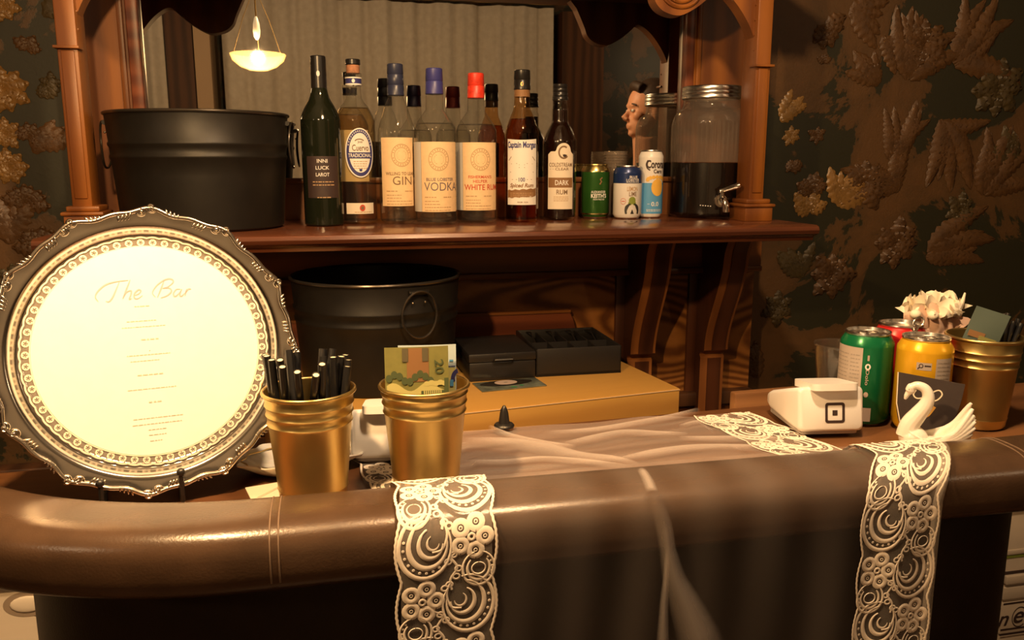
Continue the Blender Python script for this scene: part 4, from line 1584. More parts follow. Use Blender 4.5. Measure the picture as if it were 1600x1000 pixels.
# ---------------------------------------------------------------- black tubs
def tub(name, label, loc, rz, group):
    t = thing(name, label, 'tub', loc, rz, group)
    RT_, RB, H = 0.163, 0.147, 0.211
    def r_at(z):
        return RB + (RT_ - RB) * z / H
    pr = [(0.001, 0.004), (RB - 0.010, 0.004), (RB - 0.006, 0.0), (RB, 0.004)]
    for z in (0.03, 0.10, 0.128):
        pr.append((r_at(z), z))
    pr += [(r_at(0.130) + 0.0022, 0.131), (r_at(0.134) + 0.0022, 0.135), (r_at(0.137), 0.138), (r_at(0.150), 0.150), (r_at(0.153) + 0.0022, 0.154), (r_at(0.157) + 0.0022, 0.158), (r_at(0.160), 0.161), (RT_, H - 0.002)]
    th = 0.003
    pr += [(RT_ - th, H - 0.002), (r_at(0.10) - th, 0.10), (RB - th, 0.007), (0.001, 0.007)]
    MB().lathe(pr, 'black_enamel', 72, caps=False).build('tub_wall', t)
    mb = MB().tube([(RT_ * math.cos(a) * 1.004, RT_ * math.sin(a) * 1.004, H) for a in [2 * PI * i / 72 for i in range(72)]], 0.0032, 'rim_metal', 8, closed=True)
    mb.build('rolled_rim', t, label='worn metal rolled rim')
    for s_ in (0, PI):
        R_ = Matrix.Rotation(s_, 3, 'Z')
        z0 = 0.196
        mb = MB()
        rr = r_at(z0) + 0.002
        pts = [(math.sqrt(max(0, (rr + 0.001) ** 2 - u * u)), u, z0) for u in [-0.020 + 0.040 * i / 8 for i in range(9)]]
        mb.tube([R_ @ Vector(q) for q in pts], 0.0045, 'black_enamel', 8)
        for u in (-0.013, 0.013):
            mb.ell(R_ @ Vector((rr + 0.0015, u, z0 - 0.018)), (0.0022, 0.0022, 0.0022), 'chrome', 8, 6)
        hl = mb.build('handle_bracket', t)
        mb = MB()
        pts = []
        for i in range(40):
            a = 2 * PI * i / 40
            zz = z0 - 0.040 + 0.043 * math.cos(a)
            u = 0.036 * math.sin(a)
            # hanging ring lies against the wall, leaning out slightly
            rad = r_at(z0) + 0.009 - 0.02 * (z0 - zz) * 0.2
            pts.append(R_ @ Vector((math.sqrt(max(0, rad * rad - u * u)) if True else rad, u, zz)))
        mb.tube(pts, 0.0022, 'rim_metal', 8, closed=True)
        mb.build('ring_handle', hl, label='bare metal ring handle')
    return t


TG = 'black metal party tubs'
tub('metal_tub', 'black metal tub standing on the mantel shelf left of the bottles', (-0.229, 1.710, ZS), -0.05, TG)
tub('metal_tub', 'black metal tub with ring handle on the wooden box under the shelf', (0.090, 1.640, BZ), -PI / 2 + 0.42, TG)

# ---------------------------------------------------------------- cash trays and disc sleeve on the wooden box
t = thing('cash_box', 'closed black cash box on the wooden box beside the lower tub', 'cash box', (0.328, 1.660, BZ), 0.03)
MB().box(-0.068, 0.068, -0.085, 0.085, 0.0, 0.038, 'black_plastic', bev=0.003).build('base', t)
MB().box(-0.069, 0.069, -0.086, 0.086, 0.0385, 0.056, 'black_plastic', bev=0.003).build('lid', t)
MB().tube([(-0.02, -0.088, 0.04), (-0.018, -0.094, 0.044), (0.018, -0.094, 0.044), (0.02, -0.088, 0.04)], 0.0022, 'iron_black', 6).build('handle', t)
t = thing('till_tray', 'open black till tray with coin compartments on the wooden box', 'tray', (0.492, 1.680, BZ), -0.01)
W2, D2, H2 = 0.090, 0.098, 0.058
mb = MB()
mb.box(-W2, W2, -D2, D2, 0, 0.006, 'black_plastic')
for a, b_, c, d in ((-W2, W2, -D2, -D2 + 0.004), (-W2, W2, D2 - 0.004, D2), (-W2, -W2 + 0.004, -D2, D2), (W2 - 0.004, W2, -D2, D2)):
    mb.box(a, b_, c, d, 0.0, H2, 'black_plastic', bev=0.0012)
mb.build('tray_shell', t)
for k in range(1, 4):
    xx = -W2 + 2 * W2 * k / 4
    MB().box(xx - 0.0012, xx + 0.0012, -D2 + 0.004, D2 - 0.004, 0.006, H2 - 0.006, 'black_plastic').build('divider', t)
MB().box(-W2 + 0.004, W2 - 0.004, -0.012, -0.0095, 0.006, H2 - 0.006, 'black_plastic').build('divider', t)
for k in range(4):
    xx = -W2 + 2 * W2 * (k + 0.5) / 4
    mb = MB()
    mb.tube([(xx, 0.090, H2 - 0.004), (xx, 0.05, H2 + 0.004), (xx, -0.0, H2 - 0.012)], 0.0016, 'iron_black', 6)
    mb.box(xx - 0.016, xx + 0.016, -0.004, 0.004, H2 - 0.015, H2 - 0.012, 'iron_black')
    mb.build('note_clip', t)
t = thing('disc_sleeve', 'clear sleeve holding a shiny disc lying on the wooden box', 'disc sleeve', (0.335, 1.535, BZ), 0.13)
MB().box(-0.066, 0.066, -0.032, 0.032, 0.0005, 0.0025, 'holo', bev=0.0005).build('sleeve', t)
p = Print(lambda u, v, o: (u, v, 0.0025 + o))
p.ring(-0.003, 0.010, 0.010, 0.008, 0.054, 0.020, 'rim_metal', 0.0003, 40)
p.ring(-0.003, 0.012, 0.0, 0.0, 0.023, 0.016, 'disc_pink', 0.0007, 30)
p.ring(-0.003, 0.012, 0.0, 0.0, 0.004, 0.003, 'print_grey', 0.0010, 14)
p.line([(0.016, -0.016), (0.022, -0.020)], 0.006, 'holo_green', 0.0008)
p.line([(-0.004, -0.022), (0.006, -0.027)], 0.006, 'holo_green', 0.0008)
p.mb.build('disc', t, label='disc with pinkish centre', recalc=False)

# ================================================================== ON THE COUNTER
# ---------------------------------------------------------------- silver tray with the bar menu
TR = 0.1385
tc = P(234, 549, Y=0.880)
aim = math.atan2(tc.x, tc.y)
TILT = 0.20
tray = thing('serving_tray', 'round silver tray with scrolled rim, a white bar menu in its middle', 'tray', tc, 0)
tray.rotation_euler = Euler((PI / 2 - TILT, 0, -aim), 'XYZ')      # local z looks at the viewer
NS = 12


def edge_r(a):
    t_ = (a * NS / (2 * PI) + 0.1) % 1.0
    return TR * (1.0 + 0.016 * math.cos(2 * PI * t_) + 0.010 * math.cos(4 * PI * t_ + 0.8))


prof = [(0.0, 0.0), (0.60, 0.0), (0.80, 0.0), (0.815, 0.0005), (0.825, 0.002), (0.835, 0.0012), (0.85, 0.0022), (0.872, 0.008), (0.892, 0.0125), (0.905, 0.0138), (0.93, 0.0142), (0.965, 0.0150), (1.0, 0.0165)]
mb = MB()
n = 144
vs, fs = [], []
for s_, dz in ((0, 0.0), (1, -0.0016)):
    base = len(vs)
    for k, (fr_, z) in enumerate(prof):
        for i in range(n):
            a = 2 * PI * i / n
            wgt = max(0.0, (fr_ - 0.90) / 0.10)
            r = TR * fr_ * (1 - wgt) + edge_r(a) * fr_ * wgt
            vs.append((r * math.cos(a), r * math.sin(a), z + dz))
    for k in range(len(prof) - 1):
        for i in range(n):
            i2 = (i + 1) % n
            f = [base + k * n + i, base + k * n + i2, base + (k + 1) * n + i2, base + (k + 1) * n + i]
            fs.append(f if s_ == 0 else f[::-1])
top0, bot0 = (len(prof) - 1) * n, len(prof) * n + (len(prof) - 1) * n
for i in range(n):
    i2 = (i + 1) % n
    fs.append([top0 + i, top0 + i2, bot0 + i2, bot0 + i])
mb.add(vs, fs, 'silver')
mb.build('tray_dish', tray, smooth=60, recalc=False)
mb = MB()
mb.tube([(edge_r(a) * math.cos(a), edge_r(a) * math.sin(a), 0.0172) for a in [2 * PI * i / 240 for i in range(240)]], 0.0024, 'silver_border', 8, closed=True)
mb.build('rim_scroll', tray, label='scalloped wire-like silver rim', smooth=80)
# shell ornaments and volutes repeated round the rim
mb = MB()
for k in range(4):
    mb.ell((-0.006 + k * 0.0035, 0.0005 * k, 0.001), (0.0013, 0.0052 - 0.0006 * k, 0.0018), 'silver_border', 8, 6, Matrix.Rotation(-0.5 + 0.12 * k, 3, 'Z'))
shell_me = mb.mesh('shell_ornament', 60)
mb = MB()
pts, rs = [], []
for i in range(22):
    th = i / 21 * 2.1 * PI
    rr = 0.0052 * (1 - 0.72 * i / 21)
    pts.append((rr * math.cos(th), rr * math.sin(th), 0.001))
    rs.append(0.0013 + 0.0006 * i / 21)
mb.tube(pts, rs, 'silver_border', 6)
mb.ell((0, 0, 0.001), (0.0020, 0.0020, 0.0020), 'silver_border', 8, 6)
vol_me = mb.mesh('volute', 60)
for k in range(NS):
    a0 = 2 * PI * (k - 0.1) / NS
    for nm, me, da, dr, sc in (('shell_ornament', shell_me, 0.155, -0.0030, 1), ('shell_ornament', shell_me, -0.185, 0.0022, -1), ('volute', vol_me, 0.030, -0.0020, 1), ('volute', vol_me, -0.035, 0.0004, -1)):
        a = a0 + da
        o = link(nm, me, tray)
        r = edge_r(a) + dr
        o.location = (r * math.cos(a), r * math.sin(a), 0.0168)
        o.rotation_euler = (0, 0, a + PI / 2)
        o.scale = (sc, 1, 1)
# the menu card on a lace paper doily, both stuck on the tray
menu = thing('bar_menu', 'round white bar menu card on a lace doily fixed on the silver tray', 'menu', tc, 0)
menu.rotation_euler = tray.rotation_euler
CR = 0.1050
MB().lathe([(0.0005, 0.0024), (CR - 0.0004, 0.0024), (CR, 0.0031), (CR - 0.0004, 0.0037), (0.0005, 0.0037)], 'paper_card', 96, caps=False).build('card', menu)
p = Print(lambda u, v, o: (u, v, 0.0027 + o))
ND = 62
mbd = p
lo, hi = [], []
for i in range(ND * 6 + 1):
    a = 2 * PI * i / (ND * 6)
    r1 = CR + 0.0083 + 0.0012 * abs(math.sin(a * ND / 2))
    lo.append(((CR - 0.004) * math.cos(a), (CR - 0.004) * math.sin(a)))
    hi.append((r1 * math.cos(a), r1 * math.sin(a)))
p.strip(lo, hi, 'lace_net', 0.0)
for k in range(ND):
    a = 2 * PI * (k + 0.5) / ND
    cx_, cy_ = (CR + 0.0042) * math.cos(a), (CR + 0.0042) * math.sin(a)
    p.ring(cx_, cy_, 0.0022, 0.0022, 0.0036, 0.0036, 'ivory_cloth', 0.0004, 10)
    for q in range(5):
        th = a + q * 2 * PI / 5
        p.disc(cx_ + 0.0016 * math.cos(th), cy_ + 0.0016 * math.sin(th), 0.0006, 0.0006, 'ivory_cloth', 0.0006, 5, 1)
for r_, am, wd in ((CR + 0.0085, 0.0010, 0.0016), (CR + 0.0004, 0.0, 0.0012)):
    pts = []
    for i in range(ND * 5 + 1):
        a = 2 * PI * i / (ND * 5)
        r = r_ + am * abs(math.sin(a * ND / 2))
        pts.append((r * math.cos(a), r * math.sin(a)))
    p.line(pts, wd, 'ivory_cloth', 0.0008)
p.mb.build('lace_doily', menu, label='lace paper edge', recalc=False)
p = Print(lambda u, v, o: (u, v, 0.0037 + o))
U = CR / 178.0


def mp(px, py):
    return ((px - 224) * U, (551 - py) * U)


SC = [  # pen strokes of the heading, in survey pixels
    [(152, 462), (148, 454), (153, 444), (166, 434), (183, 430), (200, 429)],
    [(186, 431), (180, 444), (174, 456), (168, 463), (163, 462)],
    [(203, 428), (196, 444), (189, 460)], [(189, 460), (196, 449), (203, 447), (202, 454), (199, 461), (203, 460)],
    [(208, 455), (214, 453), (218, 448), (214, 446), (208, 452), (207, 459), (212, 461), (220, 456)],
    [(240, 460), (236, 452), (244, 440), (258, 431), (268, 431), (270, 436), (262, 443), (252, 446)],
    [(256, 432), (250, 446), (243, 461)], [(252, 446), (263, 446), (266, 452), (258, 459), (248, 462)],
    [(281, 449), (274, 449), (269, 456), (271, 461), (278, 456), (283, 449)], [(283, 449), (279, 459), (282, 461), (287, 456)],
    [(291, 449), (287, 461)], [(288, 457), (293, 450), (298, 450)],
]
for st in SC:
    q = bez([mp(*c) for c in st], 6)
    nn = len(q)
    p.line([tuple(c) for c in q], [0.0005 + 0.0010 * math.sin(PI * i / (nn - 1)) for i in range(nn)], 'script_ink', 0.0004)
for y_, x0, x1, h in ((474, 206, 232, 1.6), (499, 192, 240, 1.4), (509, 184, 252, 1.2), (531, 212, 240, 2.2), (557, 188, 256, 1.4), (567, 193, 238, 1.2), (591, 202, 244, 2.0), (615, 185, 262, 1.5),
                      (638, 216, 236, 2.4), (665, 190, 270, 1.5), (675, 188, 268, 1.6), (685, 212, 240, 1.5), (694, 212, 240, 1.5), (704, 213, 232, 1.5)):
    a, c = mp(x0, y_), mp(x1, y_)
    p.words(a[0], c[0], a[1], h * U, 'faint_ink', 0.0004)
p.mb.build('lettering', menu, label='faint script heading and lines of print', recalc=False)
# easel stand
t = thing('plate_stand', 'small black iron plate stand holding the silver tray upright', 'stand', (tc.x, tc.y, ZC), -aim)
mb = MB()
for s_ in (-1, 1):
    xx = s_ * 0.036 - 0.017
    mb.tube(bez([(xx, 0.075, 0.0025), (xx, 0.02, 0.0025), (xx, -0.042, 0.003), (xx, -0.050, 0.008), (xx, -0.051, 0.020), (xx, -0.0515, 0.033)], 5), 0.0025, 'iron_black', 8)
    mb.ell((xx, -0.0515, 0.035), (0.0042, 0.0042, 0.0042), 'iron_black', 12, 8)
    mb.tube([(xx, 0.02, 0.0025), (xx, 0.062, 0.12)], 0.0022, 'iron_black', 8)
mb.tube([(-0.053, 0.03, 0.0025), (0.019, 0.03, 0.0025)], 0.0022, 'iron_black', 8)
mb.tube([(-0.053, 0.062, 0.12), (0.019, 0.062, 0.12)], 0.0022, 'iron_black', 8)
mb.build('wire_frame', t)


# ---------------------------------------------------------------- gold cups
def cup(name, label, x, y, rz=0.0, s=1.0, H=0.114, dz=0.0):
    t = thing(name, label, 'cup', (x, y, ZC + dz), rz, 'gold metal cups on the counter')
    r0, r1 = 0.0335 * s, 0.0455 * s

    def rr(z):
        return r0 + (r1 - 0.0015 - r0) * z / H
    pr = [(0.001, 0.004), (r0 - 0.006, 0.004), (r0 - 0.003, 0.0), (r0, 0.003), (rr(0.012), 0.012), (rr(0.0135) + 0.0006, 0.0135), (rr(0.015), 0.015)]
    pr += [(rr(0.05), 0.05)]
    for z in (0.082, 0.0915, 0.101):
        pr += [(rr(z - 0.0022), z - 0.0022), (rr(z) + 0.0013, z), (rr(z + 0.0016) + 0.0003, z + 0.0016)]
    pr += [(rr(H - 0.004), H - 0.004)]
    pr += [(r1 + 0.0018 * math.cos(a) - 0.0005, H - 0.001 + 0.0022 * math.sin(a)) for a in [-1.2 + 4.6 * i / 9 for i in range(10)]]
    th = 0.0012
    pr += [(rr(0.09) - th, 0.09), (rr(0.05) - th, 0.05), (r0 - th, 0.006), (0.001, 0.006)]
    MB().lathe(pr, 'gold_metal', 64, caps=False).build('cup_wall', t)
    return t


cL, cR, cG = Vector((-0.0242, 0.828)), Vector((0.0905, 0.822)), Vector((0.818, 0.888))
cup('metal_cup', 'gold metal cup full of black straws beside the silver tray', cL.x, cL.y)
cup('metal_cup', 'gold metal cup holding banknotes, beside the lace runner', cR.x, cR.y, 1.0, 1.0, 0.1090, 0.0055)
cup('metal_cup', 'gold metal cup behind the swan at the right end of the counter', cG.x, cG.y, 2.0, 1.0, 0.118)


# ---------------------------------------------------------------- straws
def straw(bottom, top, r, label, group):
    b_, t_ = Vector(bottom), Vector(top)
    ax_ = (t_ - b_)
    Lg = ax_.length
    o = thing('paper_straw', label, 'straw', b_, 0, group)
    o.location = b_
    o.rotation_euler = ax_.to_track_quat('Z', 'Y').to_euler()
    mb = MB().lathe([(r, 0), (r, Lg), (r - 0.0008, Lg), (r - 0.0008, Lg - 0.012)], 'straw_black', 16, caps=False)
    mb.build('tube', o)
    MB().lathe([(0.0003, Lg - 0.0011), (r - 0.0007, Lg - 0.0011), (r - 0.0007, Lg - 0.0006), (0.0003, Lg - 0.0006)], 'straw_paper', 16, caps=False).build('paper_end', o, label='cream inner paper end')


rs_ = random.Random(11)


def segdist(a0, a1, b0, b1):
    best = None
    for i in range(13):
        q = a0.lerp(a1, i / 12)
        d = b1 - b0
        s_ = max(0.0, min(1.0, (q - b0).dot(d) / d.dot(d)))
        v = q - (b0 + d * s_)
        if best is None or v.length < best[0]:
            best = (v.length, v, i / 12, s_)
    return best


def bundle(c, tips, r, zb, rmax, label, group, k0=0.45, ky=0.1):
    T = [Vector(q) for q in tips]
    Bs = []
    for q in T:
        d = Vector(((q.x - c.x) * k0, (q.y - c.y) * ky))
        if d.length > rmax:
            d *= rmax / d.length
        Bs.append(Vector((c.x + d.x, c.y + d.y, zb)))
    zrim = ZC + 0.115
    for it in range(700):
        moved = False
        for i in range(len(T)):
            for j in range(i):
                l_, v, s1, s2 = segdist(Bs[i], T[i], Bs[j], T[j])
                need = 2 * r + 0.0005
                if l_ < need:
                    moved = True
                    n_ = Vector((v.x, v.y, 0))
                    if n_.length < 1e-5:
                        n_ = Vector((rs_.uniform(-1, 1), rs_.uniform(-1, 1), 0))
                    n_ = n_.normalized() * (need - l_) * 0.6
                    T[i] += n_ * s1
                    Bs[i] += n_ * (1 - s1)
                    T[j] -= n_ * s2
                    Bs[j] -= n_ * (1 - s2)
        for q in Bs:
            d = Vector((q.x - c.x, q.y - c.y))
            if d.length > rmax:
                d *= rmax / d.length
                q.x, q.y = c.x + d.x, c.y + d.y
        for k_, (q, b2) in enumerate(zip(T, Bs)):
            f = (zrim - b2.z) / (q.z - b2.z)
            at = b2.lerp(q, f)
            d = Vector((at.x - c.x, at.y - c.y, 0))
            if d.length > 0.0393 - r:
                e_ = d.normalized() * (d.length - 0.0405 + r)
                q -= e_
                b2 -= e_ * 0.5
                moved = True
        if not moved:
            break
    for a, b_ in zip(Bs, T):
        straw(a, b_, r, label, group)


tips = [(418, 561, .795), (428, 555, .812), (437, 548, .835), (426, 569, .784), (440, 567, .786), (432, 576, .780), (447, 552, .845), (460, 551, .852), (470, 551, .858), (470, 584, .770), (488, 589, .768),
        (494, 545, .860), (506, 547, .862), (514, 549, .850), (508, 568, .780), (526, 554, .852), (537, 556, .836), (541, 560, .820), (550, 557, .840), (533, 561, .810), (557, 568, .828)]
bundle(cL, [P(px, py, Y=yy_) for px, py, yy_ in tips], 0.0037, ZC + 0.008, 0.0270, 'black paper straw standing in the gold cup beside the silver tray', 'black straws in the cup beside the tray', 0.45, -0.25)
tips = []
for k in range(11):
    px, py = 1562 + k * 4.2 + rs_.uniform(-2, 2), 497 - 10 * math.sin(k * 0.5) + rs_.uniform(-4, 6)
    tips.append(P(px, py, Y=cG.y + 0.008 + 0.013 * math.sin(k * 1.7)))
bundle(cG, tips, 0.0033, ZC + 0.008, 0.022, 'black paper straw standing in the gold cup behind the swan', 'black straws in the cup behind the swan', 0.1)


# ---------------------------------------------------------------- banknotes
def note(name, label, x, y, rz, lean, mname, wd, ht, detail):
    o = thing(name, label, 'banknote', (x, y, ZC + 0.088), rz, 'banknotes in the gold cup')
    o.rotation_euler = (lean, 0, rz)

    def surf(u, v, off):
        return (u, -0.0014 * math.cos(u / wd * 3.0) * (0.4 + v / ht) - off, v)
    mb = MB()
    mb.grid(lambda a, b_: surf((a - 0.5) * wd, b_ * ht, 0), 12, 8, mname)
    mb.grid(lambda a, b_: surf((a - 0.5) * wd, b_ * ht, -0.0003), 12, 8, mname)
    mb.build('note_paper', o, recalc=False, smooth=80)
    p = Print(surf)
    detail(p, wd, ht)
    p.mb.build('print', o, recalc=False)


def d20(p, wd, ht):
    t_ = ht
    p.rect(-0.010, 0.012, t_ - 0.036, t_ - 0.001, 'note_red', 0.0003)
    p.rect(-0.0145, -0.0085, t_ - 0.015, t_ - 0.001, 'note_window', 0.0006)
    p.rect(0.0055, 0.0115, t_ - 0.015, t_ - 0.001, 'note_window', 0.0006)
    p.text('20', 0.0225, t_ - 0.021, 0.015, 0.009, 'note_dark', 0.0006, rot=-PI / 2 + 0.05)
    for k in range(9):
        u = -wd / 2 + 0.004 + k * 0.0052
        p.disc(u, t_ - 0.032 + 0.004 * math.sin(k * 1.3), 0.0034, 0.0042, 'note_dark', 0.0005 + 0.00001 * k, 10, 1)
    lo = [(-wd / 2 + 0.0015 + (wd - 0.003) * i / 20, t_ - 0.0555) for i in range(21)]
    hi = [(u, t_ - 0.041 + 0.0045 * math.sin(i * 0.55 + 0.4)) for i, (u, v) in enumerate(lo)]
    p.strip(lo, hi, 'note_pale', 0.0007)
    for k in range(5):
        p.disc(0.010 + k * 0.0045, t_ - 0.0385 + 0.001 * (k % 2), 0.0036, 0.0028, 'note_pale', 0.0008 + 0.00001 * k, 10, 1)
    p.rect(0.004, 0.028, t_ - 0.0545, t_ - 0.0455, 'note_dark', 0.0010)
    for k in range(9):
        p.rect(0.0065 + 0.0021 * k, 0.0078 + 0.0021 * k, t_ - 0.050, t_ - 0.0455, 'note_pale', 0.0013)
    p.strip([(-0.026, t_ - 0.0555), (-0.016, t_ - 0.0555), (0.0, t_ - 0.0555)], [(-0.026, t_ - 0.0545), (-0.016, t_ - 0.0475), (0.0, t_ - 0.054)], 'note_dark', 0.0012)
    p.rect(wd / 2 - 0.0045, wd / 2, t_ - 0.0555, t_ - 0.033, 'note_dark', 0.0009)


def d5(p, wd, ht):
    t_ = ht
    p.ring(wd / 2 - 0.022, t_, 0.012, 0.012, 0.0128, 0.0128, 'note_pale', 0.0004, 16, -2.6, -0.5)
    p.words(wd / 2 - 0.018, wd / 2 - 0.003, t_ - 0.017, 0.002, 'can_sky', 0.0004)
    p.line([(wd / 2 - 0.020, t_ - 0.023), (wd / 2 - 0.001, t_ - 0.023)], 0.0010, 'print_blue', 0.0004)
    p.rect(wd / 2 - 0.020, wd / 2 - 0.001, t_ - 0.0560, t_ - 0.0245, 'note_pale', 0.0004)
    p.ring(wd / 2 + 0.003, t_ - 0.036, 0.0045, 0.006, 0.0085, 0.0105, 'print_blue', 0.0007, 14, 1.8, 3.6)
    p.rect(wd / 2 - 0.0065, wd / 2 - 0.003, t_ - 0.044, t_ - 0.037, 'can_sky', 0.0009)


nt = P(646, 542, Y=0.822)
note('banknote', 'greenish twenty banknote standing in the right gold cup in front of the pale one', nt.x + 0.0025, 0.818, -0.06, -0.02, 'note_green', 0.0640, nt.z - ZC - 0.088, d20)
note('banknote', 'pale blue banknote sticking out behind the green one', nt.x + 0.0145, 0.829, -0.10, -0.02, 'note_blue', 0.0590, nt.z - ZC - 0.089, d5)

# ---------------------------------------------------------------- scalloped dish behind the straw cup
t = thing('scalloped_dish', 'low cream scalloped dish with a gold line on the counter behind the straw cup', 'dish', (-0.040, 0.915, ZC), 0.1)
mb = MB()
pr = [(0.0005, 0.002), (0.50, 0.002), (0.60, 0.000), (0.70, 0.003), (0.85, 0.010), (1.0, 0.017), (0.99, 0.0185), (0.84, 0.0125), (0.68, 0.0055), (0.0005, 0.0045)]
mb.lathe([(r * 0.072 if r > 0.01 else r, z) for r, z in pr], 'porcelain', 96, caps=False, rf=lambda a, z: 1 + (0.07 * max(0, (z - 0.004) / 0.014)) * math.cos(12 * a), sx=1.0, sy=0.62)
mb.build('dish_body', t)
mb = MB().tube([(0.061 * (1 + 0.03 * math.cos(12 * a)) * math.cos(a), 0.061 * 0.62 * (1 + 0.03 * math.cos(12 * a)) * math.sin(a), 0.0146) for a in [2 * PI * i / 96 for i in range(96)]], 0.0008, 'gold_metal', 6, closed=True)
mb.build('gold_line', t)
t = thing('folded_leaflet', 'cream leaflet lying flat on the counter under the edge of the tray', 'leaflet', (-0.065, 0.853, ZC), 0.25)
MB().box(-0.026, 0.014, -0.022, 0.018, 0.0004, 0.0016, 'cream_paper').build('sheet', t)
p = Print(lambda u, v, o: (u, v, 0.0027 + o))
p.line([(-0.020, -0.018), (0.012, 0.006)], 0.0008, 'print_mid', 0.0003)
p.mb.build('fold_line', t, recalc=False)


# ---------------------------------------------------------------- card terminals
def rrect(hw, hh, r, n=5):
    pts = []
    for cx_, cy_, a0 in ((hw - r, hh - r, 0), (-hw + r, hh - r, PI / 2), (-hw + r, -hh + r, PI), (hw - r, -hh + r, 1.5 * PI)):
        for i in range(n + 1):
            a = a0 + PI / 2 * i / n
            pts.append((cx_ + r * math.cos(a), cy_ + r * math.sin(a)))
    return pts


def terminal(label, x, y, rz, mirrored=False):
    t = thing('card_terminal', label, 'card terminal', (x, y, ZC + 0.0055), rz, 'white card terminals on the counter')
    Wt, Lt, Hf, Hb = 0.0415, 0.118, 0.060, 0.027
    mb = MB()
    # wedge lofted from the tall face back to the low end, corners rounded
    st = []
    for k, (yy_, ins) in enumerate(((0.0, 0.004), (0.002, 0.0012), (0.006, 0.0), (0.05, 0.0), (0.10, 0.001), (0.114, 0.003), (Lt, 0.006))):
        f = yy_ / Lt
        h = Hf + (Hb - Hf) * f
        hh = h / 2 - 0.002 - ins
        st.append([(u, yy_ + 0.17 * (0.0035 + (h - 0.0035) / 2 + v) * (1 - f), 0.0035 + (h - 0.0035) / 2 + v) for u, v in rrect(Wt - ins, max(hh, 0.003), min(0.006, hh * 0.7))])
    m_ = len(st[0])
    vs = [q for s_ in st for q in s_]
    fs = []
    for k in range(len(st) - 1):
        for i in range(m_):
            i2 = (i + 1) % m_
            fs.append([k * m_ + i, k * m_ + i2, (k + 1) * m_ + i2, (k + 1) * m_ + i])
    fs.append(list(range(m_)))
    fs.append([(len(st) - 1) * m_ + i for i in range(m_)])
    mb.add(vs, fs, 'white_plastic')
    body = mb.build('dock_body', t, smooth=50)
    MB().prism(rrect(Wt - 0.004, 0.052, 0.008), 0.0, 0.0038, 'grey_plastic', 'z').build('rubber_foot', t, (0, 0.058, 0))
    # reader lying on the slope, its front edge overhanging the tall face
    ang = math.atan2(Hf - Hb, Lt)
    mb = MB()
    mb.prism(rrect(0.0290, 0.033, 0.009), 0.0, 0.0085, 'white_plastic', 'z')
    rd = mb.build('reader', t, (0, 0, 0), 0, 40, 'square white reader resting on the dock')
    rd.location = (0.002, 0.0300, Hf - 0.0075)
    rd.rotation_euler = (-ang * 0.55, 0, 0)
    # logo
    p = Print(lambda u, v, o: (u, 0.17 * v - o * 1.2, v))
    cu, cv = 0.004, 0.0275
    for rr_, ri in ((0.0125, 0.0092),):
        o_ = rrect(rr_, rr_, 0.0035, 6)
        i_ = rrect(ri, ri, 0.0012, 6)
        o_, i_ = o_ + o_[:1], i_ + i_[:1]
        p.strip([(cu + a, cv + b_) for a, b_ in i_], [(cu + a, cv + b_) for a, b_ in o_], 'ink_dark', 0.0004)
    p.rect(cu - 0.0032, cu + 0.0032, cv - 0.0032, cv + 0.0032, 'ink_dark', 0.0004)
    if not mirrored:
        p.mb.build('emblem', t, label='dark square emblem', recalc=False)
    mb = MB()
    mb.box(-Wt + 0.012, -Wt + 0.020, Lt - 0.001, Lt + 0.006, 0.006, 0.013, 'grey_plastic', bev=0.001)
    mb.build('cable_plug', t)
    return t


terminal('white card terminal showing a dark square emblem, beside the green soda can', 0.597, 0.872, -0.145)
terminal('plain white card terminal standing between the two gold cups at the left', 0.056, 0.896, -0.12, True)

# ---------------------------------------------------------------- rubber pourer cap
t = thing('bottle_pourer', 'small black pointed rubber cap on the lace runner by the wooden box', 'bottle pourer', (0.208, 0.984, ZC + 0.0085))
mb = MB().lathe([(0.0005, 0.0), (0.0125, 0.0), (0.0130, 0.002), (0.0115, 0.0040), (0.0070, 0.0050), (0.0063, 0.010), (0.0054, 0.018), (0.0036, 0.024), (0.0016, 0.0275), (0.0004, 0.028)], 'black_plastic', 28, caps=False)
mb.build('cap_body', t)
for k in range(3):
    MB().tube([(0.0066 * math.cos(k * 2.1 - 1.6), 0.0066 * math.sin(k * 2.1 - 1.6), 0.007), (0.0040 * math.cos(k * 2.1 - 1.6), 0.0040 * math.sin(k * 2.1 - 1.6), 0.0225)], 0.0007, 'iron_black', 6).build('rib', t)

# ---------------------------------------------------------------- soda cans at the right
SG = 'soda cans at the right end of the counter'
x, y = 0.682, 0.935
t = can('soda_can', 'green and silver soda can standing behind the card terminal', x, y, ZC, 0.0330, 0.1215, 'can_soda_green', face_cam(x, y), SG, tab=False)
p = Print(cyl(0.0330))
p.rect(-0.048, -0.004, 0.012, 0.104, 'can_panel', 0.0003)
for k in range(15):
    p.words(-0.044, -0.022, 0.094 - 0.005 * k, 0.0013, 'print_grey', 0.0006)
    p.words(-0.019, -0.007, 0.094 - 0.005 * k, 0.0013, 'print_grey', 0.0006)
p.ring(0.003, 0.0800, 0.0016, 0.0022, 0.0034, 0.0042, 'print_white', 0.0004, 14)
p.text('Dolo', 0.003, 0.066, 0.020, 0.0040, 'can_panel', 0.0004, rot=-PI / 2)
p.rect(0.0018, 0.0042, 0.088, 0.095, 'can_panel', 0.0004)
p.disc(0.003, 0.0435, 0.0028, 0.0036, 'can_panel', 0.0004, 14, 1)
p.rect(0.000, 0.0105, 0.008, 0.026, 'can_panel', 0.0004)
p.mb.build('lettering', t, label='grey nutrition panel and small print', recalc=False)
x, y = 0.7315, 0.888
t = can('soda_can', 'yellow soda can behind the white swan', x, y, ZC, 0.0330, 0.1215, 'can_yellow', face_cam(x, y), SG, tab=False)
p = Print(cyl(0.0330))
